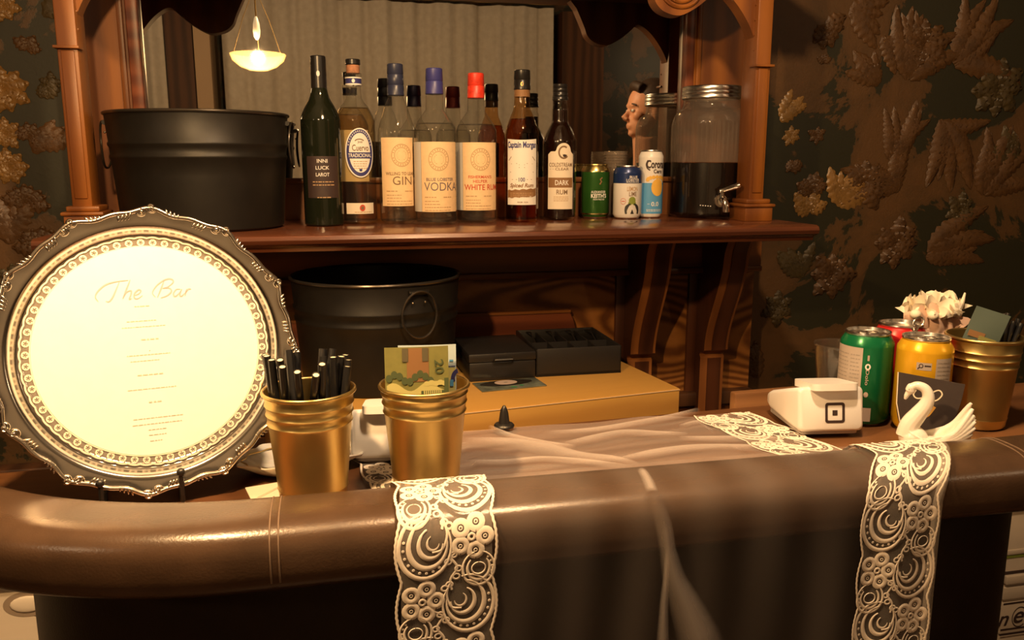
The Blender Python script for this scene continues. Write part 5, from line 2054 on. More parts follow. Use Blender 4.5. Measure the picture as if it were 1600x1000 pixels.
p.rect(0.014, 0.037, 0.012, 0.099, 'can_panel', 0.0003)
for k in range(13):
    p.words(0.016, 0.034, 0.094 - 0.005 * k, 0.0013, 'print_grey', 0.0006)
p.rect(-0.008, 0.009, 0.084, 0.0935, 'can_panel', 0.0003)
p.ring(-0.0028, 0.0895, 0.0016, 0.0018, 0.0026, 0.0028, 'ink_dark', 0.0006, 14)
p.line([(-0.0045, 0.0875), (-0.0065, 0.0855)], 0.0012, 'ink_dark', 0.0006)
p.rect(0.001, 0.008, 0.0888, 0.0906, 'ink_dark', 0.0006)
for k in range(3):
    p.words(-0.030, -0.006, 0.066 - 0.005 * k, 0.0012, 'sun_orange', 0.0005)
p.mb.build('lettering', t, label='grey nutrition panel and small print', recalc=False)
x, y = 0.752, 0.963
t = can('soda_can', 'red soda can with its tab raised behind the yellow can', x, y, ZC, 0.0330, 0.1235, 'can_red', face_cam(x, y) + 0.4, SG, tab=True)
# clear plastic cup
x, y = 0.688, 1.003
t = thing('plastic_cup', 'clear plastic cup half hidden behind the green soda can', 'cup', (x, y, ZC))
pr = [(0.001, 0.002), (0.021, 0.002), (0.0215, 0.0), (0.0235, 0.003), (0.0325, 0.086), (0.0338, 0.0865), (0.0342, 0.088), (0.0335, 0.0893), (0.0315, 0.088), (0.0225, 0.004), (0.001, 0.0035)]
MB().lathe(pr, 'cup_plastic', 48, caps=False).build('cup_wall', t)

# cup of bundled fabric behind the cans
x, y = 0.826, 0.997
t = thing('fabric_posy', 'ruffled ivory and peach cloth bundle in a clear cup behind the cans', 'cloth bundle', (x, y, ZC), 0)
rf_ = random.Random(5)
MB().lathe([(0.001, 0.002), (0.023, 0.002), (0.025, 0.0), (0.026, 0.004), (0.0325, 0.098), (0.0337, 0.100), (0.0325, 0.101), (0.0310, 0.099), (0.024, 0.005), (0.001, 0.0035)], 'cup_plastic', 40, caps=False).build('clear_cup', t)


def petal(c, nrm_ang, tilt, s, mname, seed):
    r = random.Random(seed)
    f1, f2, f3 = r.uniform(2, 5), r.uniform(0, 6), r.uniform(0, 6)

    def fn(a, b_):
        th = (a - 0.5) * 2.4
        rad = s * b_ * (1 + 0.16 * math.sin(f1 * a * 6 + f2) * b_)
        u, v = rad * math.sin(th), rad * math.cos(th)
        w_ = 0.35 * s * b_ ** 2 + 0.14 * s * math.sin(9 * a + f3) * b_
        q = Vector((u, w_, v))
        q = Matrix.Rotation(tilt, 3, 'X') @ q
        q = Matrix.Rotation(nrm_ang, 3, 'Z') @ q
        return q + Vector(c)
    mb = MB()
    mb.grid(fn, 16, 7, mname)
    return mb


for k in range(13):
    a = 2 * PI * k / 13
    rad = 0.022 + 0.009 * (k % 2)
    petal((rad * math.cos(a), rad * math.sin(a) * 0.7, 0.116 + 0.006 * rf_.random()), a + PI / 2 + PI, 0.35, 0.027 + 0.007 * rf_.random(), 'ivory_cloth', k).build('ruffle', t, recalc=False, smooth=80)
for k, (u, v, z, s_) in enumerate(((-0.010, -0.026, 0.096, 0.044), (0.016, -0.024, 0.102, 0.036), (-0.018, -0.020, 0.108, 0.034))):
    petal((u, v, z), 0.2 * (k - 1), 0.10, s_, 'peach_cloth', 40 + k).build('peach_ruffle', t, recalc=False, smooth=80, label='peach cloth petal')
for k in range(8):
    u = -0.042 + 0.0105 * k
    mb = MB()
    mb.ell((u, -0.020 + 0.010 * math.sin(k * 2.1), 0.131 + 0.004 * math.sin(k * 1.7)), (0.0075, 0.0075, 0.0065), 'ivory_cloth', 12, 8)
    mb.build('puff', t)
mb = MB().tube(bez([(0.030, -0.01, 0.128), (0.037, -0.012, 0.142), (0.041, -0.012, 0.157)], 4), [0.006, 0.0055, 0.005, 0.004, 0.0034, 0.0028, 0.002, 0.0016, 0.001], 'ivory_cloth', 8)
mb.build('ribbon_tip', t)

# packet in the right gold cup
q0 = P(1512, 545, Y=cG.y - 0.010)
t = thing('teal_packet', 'dull teal paper packet sticking out of the right gold cup', 'packet', (cG.x - 0.024, cG.y - 0.004, ZC + 0.078), -0.30)
t.rotation_euler = (0.0, 0.28, -0.62)
mb = MB()
mb.grid(lambda a, b_: ((a - 0.5) * 0.040, -0.0022 * math.sin(PI * a) * math.sin(PI * b_) - 0.0008, b_ * 0.078), 8, 10, 'teal_packet')
mb.grid(lambda a, b_: ((a - 0.5) * 0.040, 0.0022 * math.sin(PI * a) * math.sin(PI * b_) + 0.0008, b_ * 0.078), 8, 10, 'teal_packet')
mb.build('packet_body', t, recalc=False, smooth=80)
p = Print(lambda u, v, o: (u, -0.0032 - o, v))
p.rect(-0.017, 0.002, 0.040, 0.048, 'print_band', 0.0003)
p.rect(-0.004, 0.016, 0.038, 0.044, 'note_green', 0.0005)
p.mb.build('print', t, recalc=False)

# ---------------------------------------------------------------- white swan
sw = thing('swan_figurine', 'white porcelain swan figurine with raised wings at the right of the lace runner', 'figurine', (0.686, 0.812, ZC), face_cam(0.688, 0.822) + 0.04)
sw.scale = (0.86, 0.86, 0.86)
mb = MB()
SX = 0.001
# hull: x to the right = towards the tail
NB = 26


def hull(a, b_, thick):
    """a along the body 0..1, b_ from left rim over the keel to right rim"""
    xx = -0.030 + 0.078 * a
    half = 0.0230 * (math.sin(PI * min(1.0, 0.12 + 0.80 * a)) ** 0.7) - thick
    keel = 0.001 + 0.010 * max(0, a - 0.45) ** 1.3 * 3 + thick
    rim = 0.0165 + 0.007 * (1 - a) ** 3 * 2 + 0.040 * max(0.0, a - 0.25) ** 1.25 * 1.35
    th = (b_ - 0.5) * PI
    yy_ = half * math.sin(th) * (1 - 0.25 * max(0, a - 0.6))
    up = 1 - math.cos(th)
    z = keel + (rim - keel) * up
    return (xx + 0.010 * up * max(0, a - 0.5), yy_, z)


vs, fs = [], []
for s_, th_ in ((0, 0.0), (1, 0.0030)):
    base = len(vs)
    for j in range(17):
        for i in range(NB + 1):
            vs.append(hull(i / NB, j / 16, th_))
    for j in range(16):
        for i in range(NB):
            f = [base + j * (NB + 1) + i, base + j * (NB + 1) + i + 1, base + (j + 1) * (NB + 1) + i + 1, base + (j + 1) * (NB + 1) + i]
            fs.append(f)
W_ = NB + 1
off_ = 17 * W_
for j in (0, 16):
    for i in range(NB):
        fs.append([j * W_ + i, j * W_ + i + 1, off_ + j * W_ + i + 1, off_ + j * W_ + i])
for i in (0, NB):
    for j in range(16):
        fs.append([j * W_ + i, (j + 1) * W_ + i, off_ + (j + 1) * W_ + i, off_ + j * W_ + i])
mb.add(vs, fs, 'porcelain')
# floor mass of the body and breast
mb.ell((-0.020, 0, 0.016), (0.019, 0.0185, 0.0165), 'porcelain', 20, 12)
mb.ell((0.004, 0, 0.010), (0.028, 0.019, 0.010), 'porcelain', 20, 12)
# neck and head
nk = bez([(-0.028, 0, 0.018), (-0.0255, 0, 0.034), (-0.0165, 0, 0.050), (-0.0085, 0, 0.064), (-0.0060, 0, 0.076), (-0.0105, 0, 0.0865), (-0.0200, 0, 0.0905), (-0.0275, 0, 0.0875), (-0.0300, 0, 0.0815)], 6)
nr = []
for i in range(len(nk)):
    f = i / (len(nk) - 1)
    nr.append(0.0105 * (1 - f) ** 1.6 + 0.0046 + (0.0012 if f > 0.86 else 0))
mb.tube(nk, nr, 'porcelain', 14)
mb.ell((-0.0285, 0, 0.0835), (0.0062, 0.0058, 0.0066), 'porcelain', 14, 10)
mb.tube([(-0.0305, 0, 0.0805), (-0.0330, 0, 0.0745), (-0.0345, 0, 0.0690)], [0.0042, 0.0034, 0.0018], 'porcelain', 10)
# wing feathers on both flanks, tips at the tail
for s_ in (-1, 1):
    for k in range(5):
        f = k / 4
        x0_, x1_ = 0.000 + 0.010 * f, 0.040 + 0.009 * (1 - abs(f - 0.35))
        z1_ = 0.036 + 0.034 * f
        mb.tube(bez([(x0_ + 0.006, s_ * 0.0205, 0.018 + 0.008 * f), ((x0_ + x1_) / 2 + 0.004, s_ * 0.0205, 0.022 + 0.016 * f), (x1_ + 0.004, s_ * 0.0145, z1_)], 5), [0.0030, 0.0040, 0.0046, 0.0048, 0.0048, 0.0047, 0.0046, 0.0044, 0.0040, 0.0034, 0.0022], 'porcelain', 8)
me = remeshed(mb, 'body', 0.00085, 3)
me.materials.clear()
me.materials.append(MATS['porcelain'])
link('body', me, sw)
mb = MB()
for s_ in (-1, 1):
    mb.ell((-0.0305, s_ * 0.0052, 0.0850), (0.0008, 0.0006, 0.0008), 'ink_dark', 8, 6)
mb.build('eyes', sw, label='tiny dark eyes')['kind'] = 'stuff'
# dark card behind the swan's neck
cc = P(1450, 640, Y=0.845)
t = thing('name_card', 'dark card with a gold script letter leaning behind the swan neck', 'card', (cc.x, 0.8535, ZC), face_cam(cc.x, 0.85) + 0.08)
t.rotation_euler = (0.0, 0.07, t.rotation_euler[2])
wc, z0, z1 = 0.0375, 0.0015, 0.079
oc = [(-wc, z1), (wc, z1 - 0.003)] + [tuple(q) for q in bez([(wc, z1 - 0.003), (wc - 0.002, 0.045), (wc - 0.010, 0.018), (0.010, z0), (-0.010, z0), (-wc + 0.012, 0.014), (-wc + 0.004, 0.040), (-wc, z1)], 5)][1:-1]
MB().prism(oc, -0.0006, 0.0006, 'card_dark', 'y').build('card_sheet', t)
p = Print(lambda u, v, o: (u, -0.0006 - o, v))
p.line([(-wc + 0.0005, z1), (-wc + 0.0045, 0.040), (-wc + 0.0125, 0.0145)], 0.0012, 'cream_paper', 0.0003)
p.line([tuple(q) for q in bez([(-0.014, 0.060), (-0.016, 0.054), (-0.012, 0.050), (-0.005, 0.052), (0.004, 0.060), (0.011, 0.064), (0.015, 0.059), (0.010, 0.051), (0.000, 0.048), (-0.006, 0.044), (-0.006, 0.038), (0.000, 0.036)], 6)], 0.0016, 'ivory_cloth', 0.0003)
p.line([tuple(q) for q in bez([(0.009, 0.043), (0.005, 0.034), (0.001, 0.028), (-0.006, 0.026)], 6)], [0.0045] * 9 + [0.004, 0.0035, 0.003, 0.0027, 0.0024, 0.0021, 0.0018, 0.0016, 0.0014, 0.0012, 0.001], 'gold_ink', 0.0004)
p.mb.build('monogram', t, label='gold script letter', recalc=False)

# ================================================================== LACE RUNNER
# cross path of the cloth: from the back of the counter, over the padded rail, down the front
CP = []
for i in range(21):
    y_ = 0.990 - (0.990 - 0.772) * i / 20
    CP.append((y_, ZC + 0.0030))
PYc = AY - PYC
for i in range(26):
    th = -0.10 + (PI + 0.10) * i / 25
    q = QP
    cs, sn = math.cos(th), math.sin(th)
    CP.append((PYc + math.copysign(abs(cs) ** q, cs) * (PA + 0.0035), PZC + math.copysign(abs(sn) ** q, sn) * (PB + 0.0030)))
ylast, zlast = CP[-1]
for i in range(1, 19):
    CP.append((ylast + 0.004 * i / 18, zlast - 0.36 * i / 18))
SL = [0.0]
for a, b_ in zip(CP, CP[1:]):
    SL.append(SL[-1] + math.hypot(b_[0] - a[0], b_[1] - a[1]))
STOT = SL[-1]
S_BACK = SL[20]       # where the cloth leaves the counter
S_TOP = SL[33]        # crest of the rail
S_HANG = SL[46]


def cpath(s):
    s = min(max(s, 0.0), STOT - 1e-6)
    lo, hi = 0, len(SL) - 1
    while hi - lo > 1:
        m_ = (lo + hi) // 2
        if SL[m_] <= s:
            lo = m_
        else:
            hi = m_
    f = (s - SL[lo]) / (SL[hi] - SL[lo])
    y_ = CP[lo][0] + (CP[hi][0] - CP[lo][0]) * f
    z_ = CP[lo][1] + (CP[hi][1] - CP[lo][1]) * f
    a, b_ = CP[max(lo - 1, 0)], CP[min(hi + 1, len(CP) - 1)]
    ty, tz = b_[0] - a[0], b_[1] - a[1]
    l_ = math.hypot(ty, tz)
    return y_, z_, tz / l_, -ty / l_        # normal is (tangent turned) outward: filled below


def lerp(tab, s):
    for (a, va), (b_, vb) in zip(tab, tab[1:]):
        if s <= b_:
            f = max(0.0, (s - a) / (b_ - a))
            f = f * f * (3 - 2 * f)
            return va + (vb - va) * f
    return tab[-1][1]


XL_T = [(0, 0.045), (S_BACK * 0.55, 0.070), (S_BACK, 0.0915), (S_TOP, 0.0930), (S_HANG, 0.0880), (STOT, 0.0830)]
XR_T = [(0, 0.508), (S_BACK * 0.5, 0.526), (S_BACK, 0.560), (S_TOP, 0.575), (S_HANG, 0.5295), (STOT, 0.534)]
LWD = 0.086
rr_ = random.Random(21)
WR = [(rr_.uniform(20, 60), rr_.uniform(-30, 30), rr_.uniform(0, 6), rr_.uniform(0.3, 1.0)) for _ in range(7)]
VF = [(rr_.uniform(30, 110), rr_.uniform(0, 6), rr_.uniform(0.3, 1.0)) for _ in range(5)]


def fold(x, s):
    if (x < 0.15 or x > 0.462) and s < S_BACK:
        return 0.0
    flat = 1 - min(1, max(0, (s - S_BACK * 0.82) / (S_BACK * 0.25)))
    hang = min(1, max(0, (s - S_TOP) / 0.10))
    d = 0.0
    if flat > 0:
        v = sum(a * math.sin(k1 * x * 0.9 + (k1 * 1.6 + k2) * s * 1.8 + p_) for k1, k2, p_, a in WR) / 3.2
        d += flat * 0.0042 * (0.75 + v) * 0.8
    if hang > 0:
        v = sum(a * math.sin(k * x + p_ + 1.5 * s) for k, p_, a in VF) / 2.4
        d += hang * 0.0026 * (1.0 + v)
    return max(d, 0.0)


def drape(x, s, off=0.0):
    y_, z_, a, b_ = cpath(s)
    ny, nz = a, b_
    d = fold(x, s) + off
    return (x, y_ + ny * d, z_ + nz * d)


runner = thing('lace_runner', 'sheer tulle runner edged with scalloped cream lace, draped over the counter and rail', 'table runner', (0.31, 0.85, 0))


def rpart(mb, name, label=None, kind=None, smooth=180):
    o = mb.build(name, None, (0, 0, 0), 0, smooth, label, recalc=False)
    o.parent = runner
    o.matrix_parent_inverse = Matrix.Translation(-Vector(runner.location))
    if kind:
        o['kind'] = kind
    return o


mb = MB()
mb.grid(lambda a, b_: drape(lerp(XL_T, b_ * STOT) + 0.030 + (lerp(XR_T, b_ * STOT) - lerp(XL_T, b_ * STOT) - 0.060) * a, b_ * STOT), 90, 130, 'tulle')
tp_ = rpart(mb, 'tulle_panel')


def set_density(o, fn):
    at = o.data.attributes.new('weave_density', 'FLOAT', 'POINT')
    at.data.foreach_set('value', [fn(i, v.co) for i, v in enumerate(o.data.vertices)])


def panel_density(i, co):
    a, b_ = (i % 91) / 90, (i // 91) / 130
    s = b_ * STOT
    x = co.x
    if s < S_BACK:
        v = sum(q * math.sin(k1 * x * 0.55 + (k1 * 2.6 + k2) * s * 2.4 + p_) for k1, k2, p_, q in WR) / 3.0
        return 0.26 + 0.10 * v
    v = sum(q * math.sin(k * x * 1.1 + p_ + 2.0 * math.sin(9 * s + p_)) for k, p_, q in VF) / 2.6
    return max(0.02, 0.070 + 0.045 * v)


set_density(tp_, panel_density)


# gathered folds where the tulle lies double
def fold_strip(pts, wds, z=None, Y=None, lift=0.006, dens=0.42):
    den = []
    P3 = [P(px, py, z=z, Y=Y) for px, py in pts]
    q = bez(P3, 8)
    n = len(q)
    mb_ = MB()
    vs = []
    for i, c in enumerate(q):
        t_ = (q[min(i + 1, n - 1)] - q[max(i - 1, 0)]).normalized()
        f = i / (n - 1) * (len(wds) - 1)
        k = min(int(f), len(wds) - 2)
        w_ = wds[k] + (wds[k + 1] - wds[k]) * (f - k)
        up = Vector((0, 0, 1)) if z is not None else Vector((0, -1, 0))
        side = t_.cross(up).normalized()
        for j in range(9):
            u = j / 8 - 0.5
            vs.append(c + side * (u * w_ * 1.7) + up * (lift * (1 - (2 * u) ** 2) + 0.001))
            den.append((1 - abs(2 * u) ** 1.5) * dens * min(1, 5 * i / n + 0.05, 5 * (n - 1 - i) / n + 0.05))
    fs = []
    for i in range(n - 1):
        for j in range(8):
            fs.append([i * 9 + j, i * 9 + j + 1, (i + 1) * 9 + j + 1, (i + 1) * 9 + j])
    mb_.add(vs, fs, 'tulle_fold')
    o = rpart(mb_, 'tulle_fold')
    set_density(o, lambda k, co: den[k])
    return o


zc_ = ZC + 0.0065
for pts, wds in (
        ([(728, 693), (790, 694), (850, 703), (905, 716), (960, 722), (1000, 733)], [0.012, 0.020, 0.024, 0.018, 0.012, 0.006]),
        ([(765, 672), (800, 686), (850, 697), (900, 704)], [0.005, 0.008, 0.008, 0.004]),
        ([(880, 700), (925, 689), (975, 680), (1030, 682), (1075, 684)], [0.006, 0.012, 0.012, 0.008, 0.004]),
        ([(850, 682), (930, 676), (1000, 664), (1050, 655), (1090, 645)], [0.006, 0.008, 0.008, 0.010, 0.008]),
        ([(960, 726), (1020, 712), (1080, 704), (1150, 703), (1200, 705)], [0.006, 0.014, 0.012, 0.010, 0.006]),
        ([(1060, 690), (1120, 690), (1180, 689), (1225, 692)], [0.004, 0.010, 0.008, 0.004]),
        ([(728, 728), (790, 727), (850, 722), (920, 727), (985, 736)], [0.006, 0.008, 0.006, 0.008, 0.004]),
        ([(1060, 672), (1095, 664), (1140, 668)], [0.003, 0.007, 0.004])):
    fold_strip(pts, wds, z=zc_)
yh = CP[-10][0] - 0.004
fold_strip([(1022, 775), (1036, 820), (1043, 860), (1053, 905), (1072, 950), (1092, 1000), (1110, 1060)], [0.007, 0.010, 0.010, 0.014, 0.020, 0.026, 0.034], Y=yh, lift=0.004)
fold_strip([(1042, 850), (1040, 900), (1036, 960), (1034, 1050)], [0.002, 0.004, 0.006, 0.010], Y=yh, lift=0.002)
fold_strip([(1002, 735), (1012, 752), (1020, 772)], [0.006, 0.007, 0.007], z=PZC + PB + 0.004, lift=0.002)


# lace motifs in (u along, v across) coordinates
UL = 0.054


def circ(u, v, ru, rv, n=18, a0=0.0, a1=2 * PI):
    return [(u + ru * math.cos(a0 + (a1 - a0) * i / n), v + rv * math.sin(a0 + (a1 - a0) * i / n)) for i in range(n + 1)]


def swell(n, w0, lo=0.3):
    return [w0 * (lo + (1 - lo) * max(0.0, math.sin(PI * i / n)) ** 1.3) for i in range(n + 1)]


def lace_unit(u, sgn, out):
    """one repeat: a five petal flower on one edge, swept nested crescents on the other, an eye between"""
    fv = sgn * 0.0215
    for k in range(5):
        a = 2 * PI * k / 5 + 0.3
        cu, cv = u + 0.0122 * math.cos(a), fv + 0.0118 * math.sin(a)
        out.append((circ(cu, cv, 0.0056, 0.0056, 16), 0.0050, 1))
        out.append((circ(cu, cv, 0.0014, 0.0014, 8), 0.0010, 0))
    out.append((circ(u, fv, 0.0026, 0.0026, 12), 0.0024, 1))
    # crescents on the opposite edge, thick below and open towards the flower
    g = math.atan2(sgn * 0.7, -1.0)
    c = (u + 0.006, -sgn * 0.0185)
    for k, (r1, r2, w_, du, dv, span) in enumerate(((0.0265, 0.0225, 0.0042, 0.0, 0.0, 5.6), (0.0195, 0.0165, 0.0050, -0.002, 0.0025, 4.9), (0.0120, 0.0105, 0.0044, -0.003, 0.0050, 4.4), (0.0060, 0.0052, 0.0024, -0.004, 0.0070, 4.2))):
        a0 = g + (2 * PI - span) / 2
        pts = circ(c[0] + du, c[1] + sgn * dv, r1, r2, 26, a0, a0 + span)
        out.append((pts, swell(26, w_), 1 if k != 3 else 0))
    for k in range(9):
        a = g + PI + 0.30 * (k - 4)
        out.append((circ(c[0] - 0.001 + 0.0228 * math.cos(a), c[1] + sgn * 0.001 + 0.0195 * math.sin(a), 0.0008, 0.0008, 6), 0.0013, 0))
    out.append(([tuple(q) for q in bez([(c[0] - 0.020, c[1] + sgn * 0.016), (c[0] - 0.010, c[1] + sgn * 0.019), (c[0] + 0.002, c[1] + sgn * 0.015), (c[0] + 0.004, c[1] + sgn * 0.006)], 5)], 0.0022, 1))
    # eye past the flower on the same edge
    e = (u + 0.0285, sgn * 0.0275)
    for r1, r2, w_, span in ((0.0155, 0.0140, 0.0030, 5.8), (0.0108, 0.0098, 0.0036, 4.8), (0.0055, 0.0060, 0.0016, 6.2)):
        a0 = PI + (2 * PI - span) / 2
        out.append((circ(e[0], e[1], r1, r2, 24, a0, a0 + span), swell(24, w_, 0.4), 1))
    for k in range(7):
        a = sgn * (0.2 + 0.36 * k)
        out.append((circ(e[0] + 0.0132 * math.cos(a), e[1] + 0.0118 * math.sin(a), 0.0006, 0.0006, 6), 0.0011, 0))
    # sprigs joining them along the middle
    for dx, dv in ((0.014, 0.006), (0.020, 0.001), (0.034, 0.008), (0.041, 0.002), (-0.010, 0.002), (0.027, 0.010)):
        out.append((circ(u + dx, sgn * dv, 0.0025, 0.0029, 10), 0.0018, 0))
    out.append(([tuple(q) for q in bez([(u + 0.010, sgn * 0.012), (u + 0.016, sgn * 0.004), (u + 0.026, sgn * 0.009), (u + 0.036, sgn * 0.003), (u + 0.046, sgn * 0.004)], 4)], 0.0022, 0))


def lace_band(xtab, side, name, label, u_shift):
    """side +1/-1: which edge is the cut outer edge"""
    motifs = []
    n = int(STOT / UL) + 2
    for k in range(-int(u_shift / UL) - 2, n):
        lace_unit(k * UL + u_shift, 1 if k % 2 else -1, motifs)
    # scalloped picot edges
    for sg in (-1, 1):
        pts = []
        N_ = int(STOT / 0.0025)
        for i in range(N_ + 1):
            u = STOT * i / N_
            ph = (u - u_shift) / UL
            v = LWD / 2 - 0.0045 + 0.0048 * abs(math.sin(PI * (ph + 0.35))) + 0.0005 * (i % 2)
            pts.append((u, sg * v))
        motifs.append((pts, 0.0023, 1))
    mb = MB()
    lift0 = 0.0012

    def q(u, v, lf):
        return drape(lerp(xtab, u) + v, u, lift0 + lf)
    for pts, wd, hi in motifs:
        pts = [(u, max(-LWD / 2 - 0.001, min(LWD / 2 + 0.001, v))) for u, v in pts]
        n_ = len(pts)
        vs = []
        ok = []
        for i, (u, v) in enumerate(pts):
            a, b_ = pts[max(i - 1, 0)], pts[min(i + 1, n_ - 1)]
            tu, tv = b_[0] - a[0], b_[1] - a[1]
            l_ = math.hypot(tu, tv) or 1
            ww = wd[i] if isinstance(wd, list) else wd
            nu, nv = -tv / l_ * ww / 2, tu / l_ * ww / 2
            ok.append(0 <= u <= STOT)
            vs.append(q(u - nu, v - nv, 0.0))
            vs.append(q(u, v, 0.0006 if hi else 0.0003))
            vs.append(q(u + nu, v + nv, 0.0))
        fs = []
        for i in range(n_ - 1):
            if ok[i] and ok[i + 1]:
                fs += [[3 * i, 3 * i + 1, 3 * i + 4, 3 * i + 3], [3 * i + 1, 3 * i + 2, 3 * i + 5, 3 * i + 4]]
        mb.add(vs, fs, 'lace_thread')
    rpart(mb, name, label, 'stuff')
    mb = MB()
    mb.grid(lambda a, b_: drape(lerp(xtab, b_ * STOT) + (a - 0.5) * (LWD - 0.007), b_ * STOT, 0.0009), 14, 140, 'lace_net')
    rpart(mb, 'lace_net', label.replace('cord', 'net ground'))


lace_band(XL_T, -1, 'lace_edging', 'cream lace cord of flowers and paisleys along the left edge', S_TOP + 0.018)
lace_band(XR_T, 1, 'lace_edging', 'cream lace cord of flowers and paisleys along the right edge', S_TOP + 0.040)
# folded-over hem of the right lace
mb = MB()
mb.grid(lambda a, b_: drape(lerp(XR_T, S_TOP + b_ * (STOT - S_TOP)) + LWD / 2 - 0.010 + 0.011 * a, S_TOP + b_ * (STOT - S_TOP), 0.0035 + 0.003 * math.sin(PI * a)), 5, 60, 'lace_net')
rpart(mb, 'turned_hem')

# ================================================================== AT THE EDGES OF THE PICTURE
# pale painted chest at the lower left
ch = thing('painted_chest', 'pale painted wooden chest with oval medallions at the lower left', 'chest', (-0.80, 1.40, 0))
mb = MB()
mb.box(-0.34, 0.315, -0.03, 0.33, 0.10, 0.835, 'chest_paint', bev=0.004)
mb.build('chest_body', ch)
MB().box(-0.35, 0.325, -0.042, 0.34, 0.836, 0.850, 'chest_paint', bev=0.003).build('top', ch)
for i in range(4):
    for j in range(5):
        cx_, cz_ = 0.325 - 0.020 - i * 0.17, 0.800 - j * 0.115
        if cz_ < 0.2:
            continue
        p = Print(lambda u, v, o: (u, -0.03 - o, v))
        p.disc(cx_, cz_, 0.036, 0.022, 'chest_outline', 0.0006, 28, 1)  # darker disc that outlines the pale medallion
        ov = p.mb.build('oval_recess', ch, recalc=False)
        mb = MB()
        mb.ell((cx_, -0.0312, cz_), (0.026, 0.003, 0.0145), 'chest_oval', 24, 8)
        mb.build('medallion', ov)
for sx in (-0.32, 0.295):
    for sy in (0.0, 0.30):
        MB().lathe([(0.012, 0.0), (0.018, 0.02), (0.014, 0.07), (0.02, 0.10)], 'chest_paint', 20, c=(sx, sy, 0)).build('foot', ch)
# cream enamelled stove at the lower right
st = thing('enamel_stove', 'cream enamelled stove with dark bands and script lettering at the lower right', 'stove', (1.70, 1.55, 0))
x0, x1, yf = -0.30, 0.40, -0.15
MB().box(x0, x1, yf, 0.30, 0.10, 0.775, 'cream_enamel', bev=0.01).build('stove_body', st)
MB().box(x0 - 0.012, x1 + 0.012, yf - 0.014, 0.31, 0.776, 0.792, 'cream_enamel', bev=0.005).build('top_plate', st)
for z0, z1, d in ((0.664, 0.676, 0.004), (0.598, 0.618, 0.010), (0.560, 0.590, 0.006)):
    MB().box(x0 + 0.004, x1 - 0.004, yf - d, yf + 0.002, z0, z1, 'cream_enamel', bev=0.003).build('moulding', st)
for z0, z1 in ((0.6565, 0.663), (0.618, 0.625)):
    MB().box(x0 + 0.004, x1 - 0.004, yf - 0.0015, yf + 0.001, z0, z1, 'lime' if z0 > 0.65 else 'ink_dark').build('band', st)
pl = MB().box(x0 + 0.006, x1 - 0.006, yf - 0.004, yf + 0.002, 0.478, 0.552, 'cream_enamel', bev=0.002).build('name_strip', st)
p = Print(lambda u, v, o: (u, yf - 0.004 - o, v))
for z_ in (0.548, 0.486, 0.474):
    p.rect(x0 + 0.008, x1 - 0.008, z_, z_ + 0.0045, 'ink_dark', 0.0006)
p.text('n', x0 + 0.014, 0.510, 0.022, 0.024, 'ink_dark', 0.0008, 0.35)
p.text('e', x0 + 0.052, 0.514, 0.026, 0.028, 'ink_dark', 0.0008, 0.25)
p.ring(x0 + 0.054, 0.515, 0.018, 0.022, 0.020, 0.0245, 'ink_dark', 0.0008, 24, 0.2, 5.4)
p.mb.build('lettering', pl, label='dark script lettering between two dark lines', recalc=False)
for sx in (x0 + 0.03, x1 - 0.03):
    for sy in (yf + 0.03, 0.27):
        MB().lathe([(0.014, 0.0), (0.020, 0.02), (0.016, 0.07), (0.022, 0.10)], 'iron_black', 20, c=(sx, sy, 0)).build('leg', st)

# ================================================================== PERSON BESIDE THE BAR (seen only in the mirror)
pe = thing('person', 'person in dark clothes standing beyond the bar, face seen in the mirror', 'person', (1.335, 0.40, 0), 0)
mb = MB()
# x = -forwards; the figure faces -X
HZ = 1.705


def limb(pts, rs, mname='shirt_dark', n=14):
    mb.tube(bez(pts, 5), [rs[min(int(i / 5), len(rs) - 2)] + (rs[min(int(i / 5) + 1, len(rs) - 1)] - rs[min(int(i / 5), len(rs) - 2)]) * ((i % 5) / 5) for i in range((len(pts) - 1) * 5 + 1)], mname, n)


for s_ in (-1, 1):
    limb([(0.0, s_ * 0.085, 0.93), (-0.005, s_ * 0.092, 0.72), (-0.01, s_ * 0.095, 0.50), (0.01, s_ * 0.097, 0.30), (0.02, s_ * 0.10, 0.09)], [0.092, 0.082, 0.060, 0.056, 0.042])
    limb([(0.0, s_ * 0.165, 1.43), (0.012, s_ * 0.215, 1.33), (0.02, s_ * 0.235, 1.15), (-0.01, s_ * 0.235, 1.02), (-0.05, s_ * 0.232, 0.88)], [0.062, 0.052, 0.044, 0.040, 0.030])
    mb.ell((-0.058, s_ * 0.230, 0.835), (0.020, 0.042 * 0.35 + 0.004, 0.045), 'shirt_dark')
    for k in range(4):
        x_ = -0.074 + 0.013 * k
        L_ = (0.062, 0.072, 0.075, 0.066)[k]
        limb([(x_, s_ * 0.230, 0.81), (x_ - 0.006, s_ * 0.224, 0.81 - L_ * 0.55), (x_ - 0.004, s_ * 0.212, 0.81 - L_ * 1.0)], [0.0085, 0.0078, 0.0065], n=8)
    limb([(-0.070, s_ * 0.228, 0.855), (-0.092, s_ * 0.218, 0.825), (-0.096, s_ * 0.208, 0.790)], [0.010, 0.009, 0.0075], n=8)
mb.ell((0.0, 0, 0.97), (0.105, 0.165, 0.12), 'shirt_dark')
mb.ell((0.0, 0, 1.14), (0.095, 0.140, 0.17), 'shirt_dark')
mb.ell((0.0, 0, 1.32), (0.110, 0.175, 0.17), 'shirt_dark')
mb.ell((0.0, 0, 1.42), (0.085, 0.185, 0.06), 'shirt_dark')
limb([(0.010, 0, 1.42), (0.002, 0, 1.52), (-0.004, 0, 1.60)], [0.062, 0.054, 0.054], 'skin')
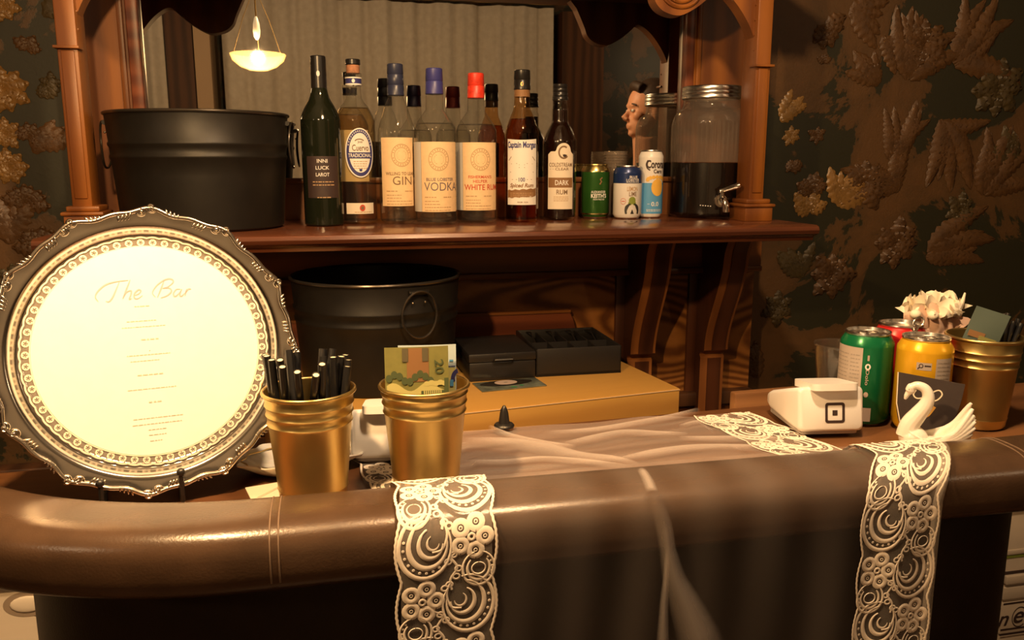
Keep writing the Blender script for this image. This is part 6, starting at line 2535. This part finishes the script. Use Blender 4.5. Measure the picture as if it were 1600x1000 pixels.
# head
mb.ell((0.010, 0, HZ + 0.025), (0.092, 0.074, 0.098), 'skin', 24, 16)
mb.ell((-0.030, 0, HZ - 0.045), (0.052, 0.056, 0.066), 'skin', 20, 12)
mb.ell((-0.062, 0, HZ - 0.088), (0.018, 0.022, 0.017), 'skin')
mb.ell((-0.072, 0, HZ + 0.024), (0.014, 0.045, 0.012), 'skin')
mb.tube([(-0.076, 0, HZ + 0.010), (-0.090, 0, HZ - 0.012), (-0.104, 0, HZ - 0.030)], [0.007, 0.009, 0.0125], 'skin', 12)
for s_ in (-1, 1):
    mb.ell((-0.092, s_ * 0.011, HZ - 0.032), (0.010, 0.008, 0.008), 'skin')
    mb.ell((-0.050, s_ * 0.040, HZ - 0.018), (0.026, 0.022, 0.022), 'skin')
    mb.ell((0.012, s_ * 0.077, HZ - 0.010), (0.016, 0.007, 0.030), 'skin')
mb.ell((-0.078, 0, HZ - 0.056), (0.011, 0.023, 0.0055), 'skin')
mb.ell((-0.076, 0, HZ - 0.067), (0.011, 0.020, 0.006), 'skin')
me = remeshed(mb, 'body', 0.0055, 3)
me.materials.clear()
for q in ('skin', 'shirt_dark', 'trouser_dark'):
    me.materials.append(MATS[q])
idx = []
for pg in me.polygons:
    c = pg.center
    k = 1
    if c.z > 1.475 or (c.z < 0.885 and abs(c.y) > 0.195):
        k = 0
    elif c.z < 0.96 and abs(c.y) < 0.2:
        k = 2
    idx.append(k)
me.polygons.foreach_set('material_index', idx)
link('body', me, pe)
mb = MB()
mb.ell((0.030, 0, HZ + 0.052), (0.092, 0.082, 0.088), 'hair_brown', 24, 14)
mb.ell((0.062, 0, HZ - 0.02), (0.052, 0.076, 0.10), 'hair_brown', 20, 12)
mb.tube(bez([(-0.040, -0.05, HZ + 0.09), (-0.055, 0.0, HZ + 0.105), (-0.040, 0.05, HZ + 0.09)], 5), 0.022, 'hair_brown', 10)
me = remeshed(mb, 'hair', 0.006, 3)
link('hair', me, pe)
for s_ in (-1, 1):
    e = MB().ell((-0.073, s_ * 0.031, HZ + 0.002), (0.009, 0.012, 0.0075), 'eye_white', 14, 10)
    e.ell((-0.0795, s_ * 0.031, HZ + 0.002), (0.0035, 0.005, 0.005), 'eye_dark', 12, 8)
    e.build('eye', pe)
    e = MB().tube(bez([(-0.074, s_ * 0.015, HZ + 0.024), (-0.076, s_ * 0.032, HZ + 0.029), (-0.066, s_ * 0.050, HZ + 0.023)], 5), 0.0035, 'hair_brown', 8)
    e.build('eyebrow', pe)
    mb = MB()
    mb.ell((-0.035, s_ * 0.10, 0.040), (0.125, 0.045, 0.038), 'shoe_black', 20, 12)
    mb.box(-0.155, 0.085, s_ * 0.10 - 0.042, s_ * 0.10 + 0.042, 0.002, 0.020, 'shoe_black', bev=0.008)
    mb.build('shoe', pe)
